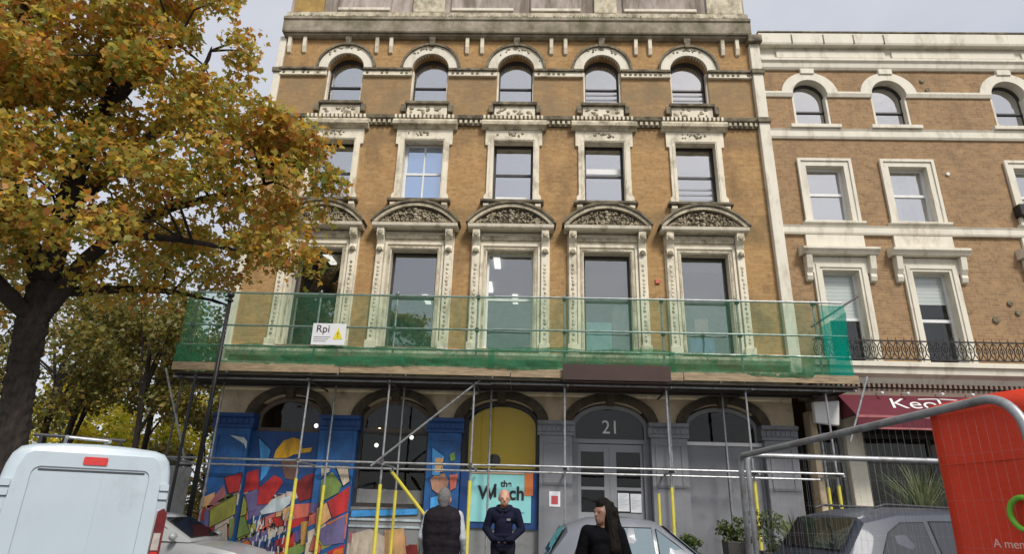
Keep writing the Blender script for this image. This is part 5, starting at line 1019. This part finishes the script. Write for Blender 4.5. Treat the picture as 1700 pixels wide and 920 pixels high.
# woman in black
h3, q3 = head(1.55, R(-38), 'skin')
pr = legs('coat') + h3 + [('coat', (0, 0, .95), .17, (0, 0, 1.15), .14), ('coat', (-.07, .01, 1.28), .12, (.07, .01, 1.28), .12), ('coat', (-.13, .01, 1.36), .07, (.13, .01, 1.36), .07), ('coat', (0, 0, .6), .2, (0, 0, .95), .17)]
for s in (-1, 1):
    pr += [('coat', (s * .17, .01, 1.35), .085, (s * .25, .02, 1.1), .075), ('coat', (s * .25, .02, 1.1), .075, (s * .2, -.12, .92), .055)] + hand('skin', (s * .2, -.12, .92), (-.2 * s, -.5, -.6), s)
pr += [('hair/hair', q3(0, .035, .05), .102, q3(0, .05, -.02), .105), ('hair/hair', q3(0, -.015, .1), .068, q3(0, .03, .1), .08), ('hair/hair', q3(.07, .02, .03), .05, q3(.1, .03, -.2), .06), ('hair/hair', q3(-.075, .045, .03), .045, q3(-.09, .07, -.2), .06), ('hair/hair', q3(.0, .09, .0), .1, q3(.03, .1, -.3), .13), ('hair/hair', q3(.09, .06, -.12), .075, q3(.13, .04, -.36), .085)]
rr = random.Random(8)
for k in range(150):
    t = rr.uniform(0, 1); a = rr.uniform(-.5, 3.3); ra = .1 + .045 * t; c = (.03 * t, .06 + .04 * t, .12 - .5 * t)
    if t < .1: ra *= .7
    x, y = c[0] + ra * math.cos(a), c[1] + ra * math.sin(a)
    if y < 0 and t < .45 and abs(x) < .085: continue
    pr.append(('hair/hair', q3(x, y, c[2]), .022, q3(x + rr.uniform(-.02, .02), y + rr.uniform(-.015, .015), c[2] - .05), .02))
person('person', 'woman with long dark hair in a black coat before the silver hatchback', (1.43, -8.0, 0), R(-12), pr, dict(coat='blackcloth', shoe='shoe', skin='skindark', hair='darkhair', eye='ink', lip='lip'), 1.03)

# ------------------------------------------------------------------ fence panels in the foreground
def fence(name, label, A, Bp, zt0, zt1, cr_=.14, mesh=True, r_=.021):
    A = Vector((*A, 0)); Bp = Vector((*Bp, 0)); p = thing(name, label, 'fence', ((A + Bp) / 2)[:], 0, 'temporary fence panels'); d = (Bp - A); Ln = d.length; d.normalize()
    def pt(s, z): return A + d * s + Vector((0, 0, z))
    pts = [pt(0, .08), pt(0, zt0 - .05), pt(.015, zt0 - .015), pt(.05, zt0)] + [pt(Ln * .5, (zt0 + zt1) / 2)] + [pt(Ln - cr_ + cr_ * math.sin(R(a)), zt1 - cr_ + cr_ * math.cos(R(a))) for a in range(0, 91, 10)] + [pt(Ln, .08)]
    MB().path(pts, r_, 14).build('frame', 'steel', p, smooth=True)
    MB().path([pt(0, .15), pt(Ln, .15)], .018, 10).build('bottom_rail', 'steel', p)
    b = MB(); s = .06
    while s < Ln - .03: b.path([pt(s, .15), pt(s, zt0 + (zt1 - zt0) * s / Ln - .02 - (.05 if s > Ln - .1 else 0))], .00035, 4, False); s += .05
    z = .3
    while z < zt0: b.path([pt(.01, z), pt(Ln - .01, z)], .00035, 4, False); z += .2
    tag(b.build('wire_mesh', 'steel', p), kind='stuff')
    for e in (A, Bp): MB().hexa([(e.x - .12, e.y - .3, 0), (e.x + .12, e.y - .3, 0), (e.x + .12, e.y + .3, 0), (e.x - .12, e.y + .3, 0), (e.x - .09, e.y - .26, .13), (e.x + .09, e.y - .26, .13), (e.x + .09, e.y + .26, .13), (e.x - .09, e.y + .26, .13)]).build('rubber_foot', 'rubber', p)
    return p
fence('fence_panel', 'nearest wire fence panel with rounded corner running towards the camera', (2.18, -10.8), (2.615, -13.16), 2.045, 2.125, .17)
fence('fence_panel', 'wire fence panel in front of the slate estate car', (2.26, -10.72), (5.4, -10.5), 2.06, 2.06, .06)
BF = Vector((2.545, -12.64, 0)); bd = Vector((.16, -.46, 0)).normalized()
bn = thing('red_banner', 'red mesh banner with green emblem tied to the nearest fence', 'banner', (2.62, -12.9, .7))
b = MB(); n = 24; nv = 22
nrm = Vector((bd.y, -bd.x, 0))
for k in range(n + 1):
    for j in range(nv + 1):
        s = 1.5 * k / n; z = .5 + 1.65 * j / nv; off = .012 * math.sin(s * 9 + z * 2) + .008 * math.sin(z * 7 + s * 3); q = BF + bd * s + nrm * off; b.v.append((q.x, q.y, z + .012 * math.sin(s * 4)))
for k in range(n):
    for j in range(nv): a = k * (nv + 1) + j; b.f.append((a, a + nv + 1, a + nv + 2, a + 1))
o = b.build('cloth', 'banner', bn, smooth=True); so = o.modifiers.new('t', 'SOLIDIFY'); so.thickness = .003
rzb = math.atan2(bd.y, bd.x)
def onb(s, z, e=-.03): q = BF + bd * s + nrm * e; return Vector((q.x, q.y, z))
sgn = -1 if (Vector((CP.x, CP.y, 0)) - BF).dot(nrm) < 0 else 1
E_ = sgn * .03
b = MB(); b.path([onb(.375 + .062 * math.cos(R(a)), 1.645 + .066 * math.sin(R(a)), E_) for a in range(75, 291, 12)], .012, 8); b.build('emblem', 'lime', bn, smooth=True)
text('lettering', 'A member of', .05, onb(.21, 1.522, E_), 'palered', bn, rz=rzb, align='LEFT', depth=.003)
MB().path([onb(.02, 1.86, E_ * .6), onb(1.4, 1.9, E_ * .6)], .003, 5).build('crease', 'fold', bn)
b = MB()
MB().path([BF + bd * -.02 + nrm * (-E_ * .6) + Vector((0, 0, .05)), BF + bd * -.02 + nrm * (-E_ * .6) + Vector((0, 0, 1.2))], .004, 6).build('tie_cord', 'steel', bn)

# ------------------------------------------------------------------ planters
def planter(label, x, y, zt, w_, hgt, seed, spiky=False, group='planters on the pavement'):
    p = thing('planter', label, 'planter', (x, y, .12), 0, group)
    MB().hexa([(x - w_ * .42, y - w_ * .42, .12), (x + w_ * .42, y - w_ * .42, .12), (x + w_ * .42, y + w_ * .42, .12), (x - w_ * .42, y + w_ * .42, .12), (x - w_ / 2, y - w_ / 2, zt), (x + w_ / 2, y - w_ / 2, zt), (x + w_ / 2, y + w_ / 2, zt), (x - w_ / 2, y + w_ / 2, zt)]).build('pot', 'pot', p, bevel=.02)
    rr = random.Random(seed)
    if spiky:
        b = MB()
        for k in range(95):
            a = rr.uniform(0, 6.28); l_ = rr.uniform(.6, 1) * hgt; t = rr.uniform(.1, .75); bx = Vector((x, y, zt)); o1 = Vector((math.cos(a) * t, math.sin(a) * t, 1)).normalized(); sd = Vector((-math.sin(a), math.cos(a), 0)) * .018
            m_ = bx + o1 * l_ * .55; e = bx + o1 * l_ + Vector((math.cos(a), math.sin(a), -.6)) * l_ * .12; b.quad(bx - sd * .6, bx + sd * .6, m_ + sd, m_ - sd); b.quad(m_ - sd, m_ + sd, e)
        b.build('leaves', 'spiky', p)
    else:
        leaves('leaves', [(x + rr.uniform(-w_ * .5, w_ * .5), y + rr.uniform(-w_ * .4, w_ * .4), zt + rr.uniform(.02, hgt)) for _ in range(10)], [w_ * .34] * 10, [70] * 10, .07, 'plantleaf', p, seed, shape=SMALL)
    return p
planter('pale leafy plant in a dark pot before the boarded grey bay', 4.75, -2.0, 1.15, .42, .4, 1)
planter('bushy green plant left of the slate estate car', 5.35, -2.5, 1.0, .6, .85, 2)
planter('small leafy plant at the foot of the pilaster by the doors', 3.95, -1.7, .9, .35, .3, 3)
planter('tall spiky plant behind the slate estate car roof', 8.5, -2.2, 1.45, .6, 1.6, 4, True)
planter('spiky plant half hidden behind the red banner', 9.5, -2.4, 1.4, .6, 1.5, 5, True)
planter('spiky plant left of the estate car tailgate', 5.6, -3.0, .9, .5, 1.0, 6, True)
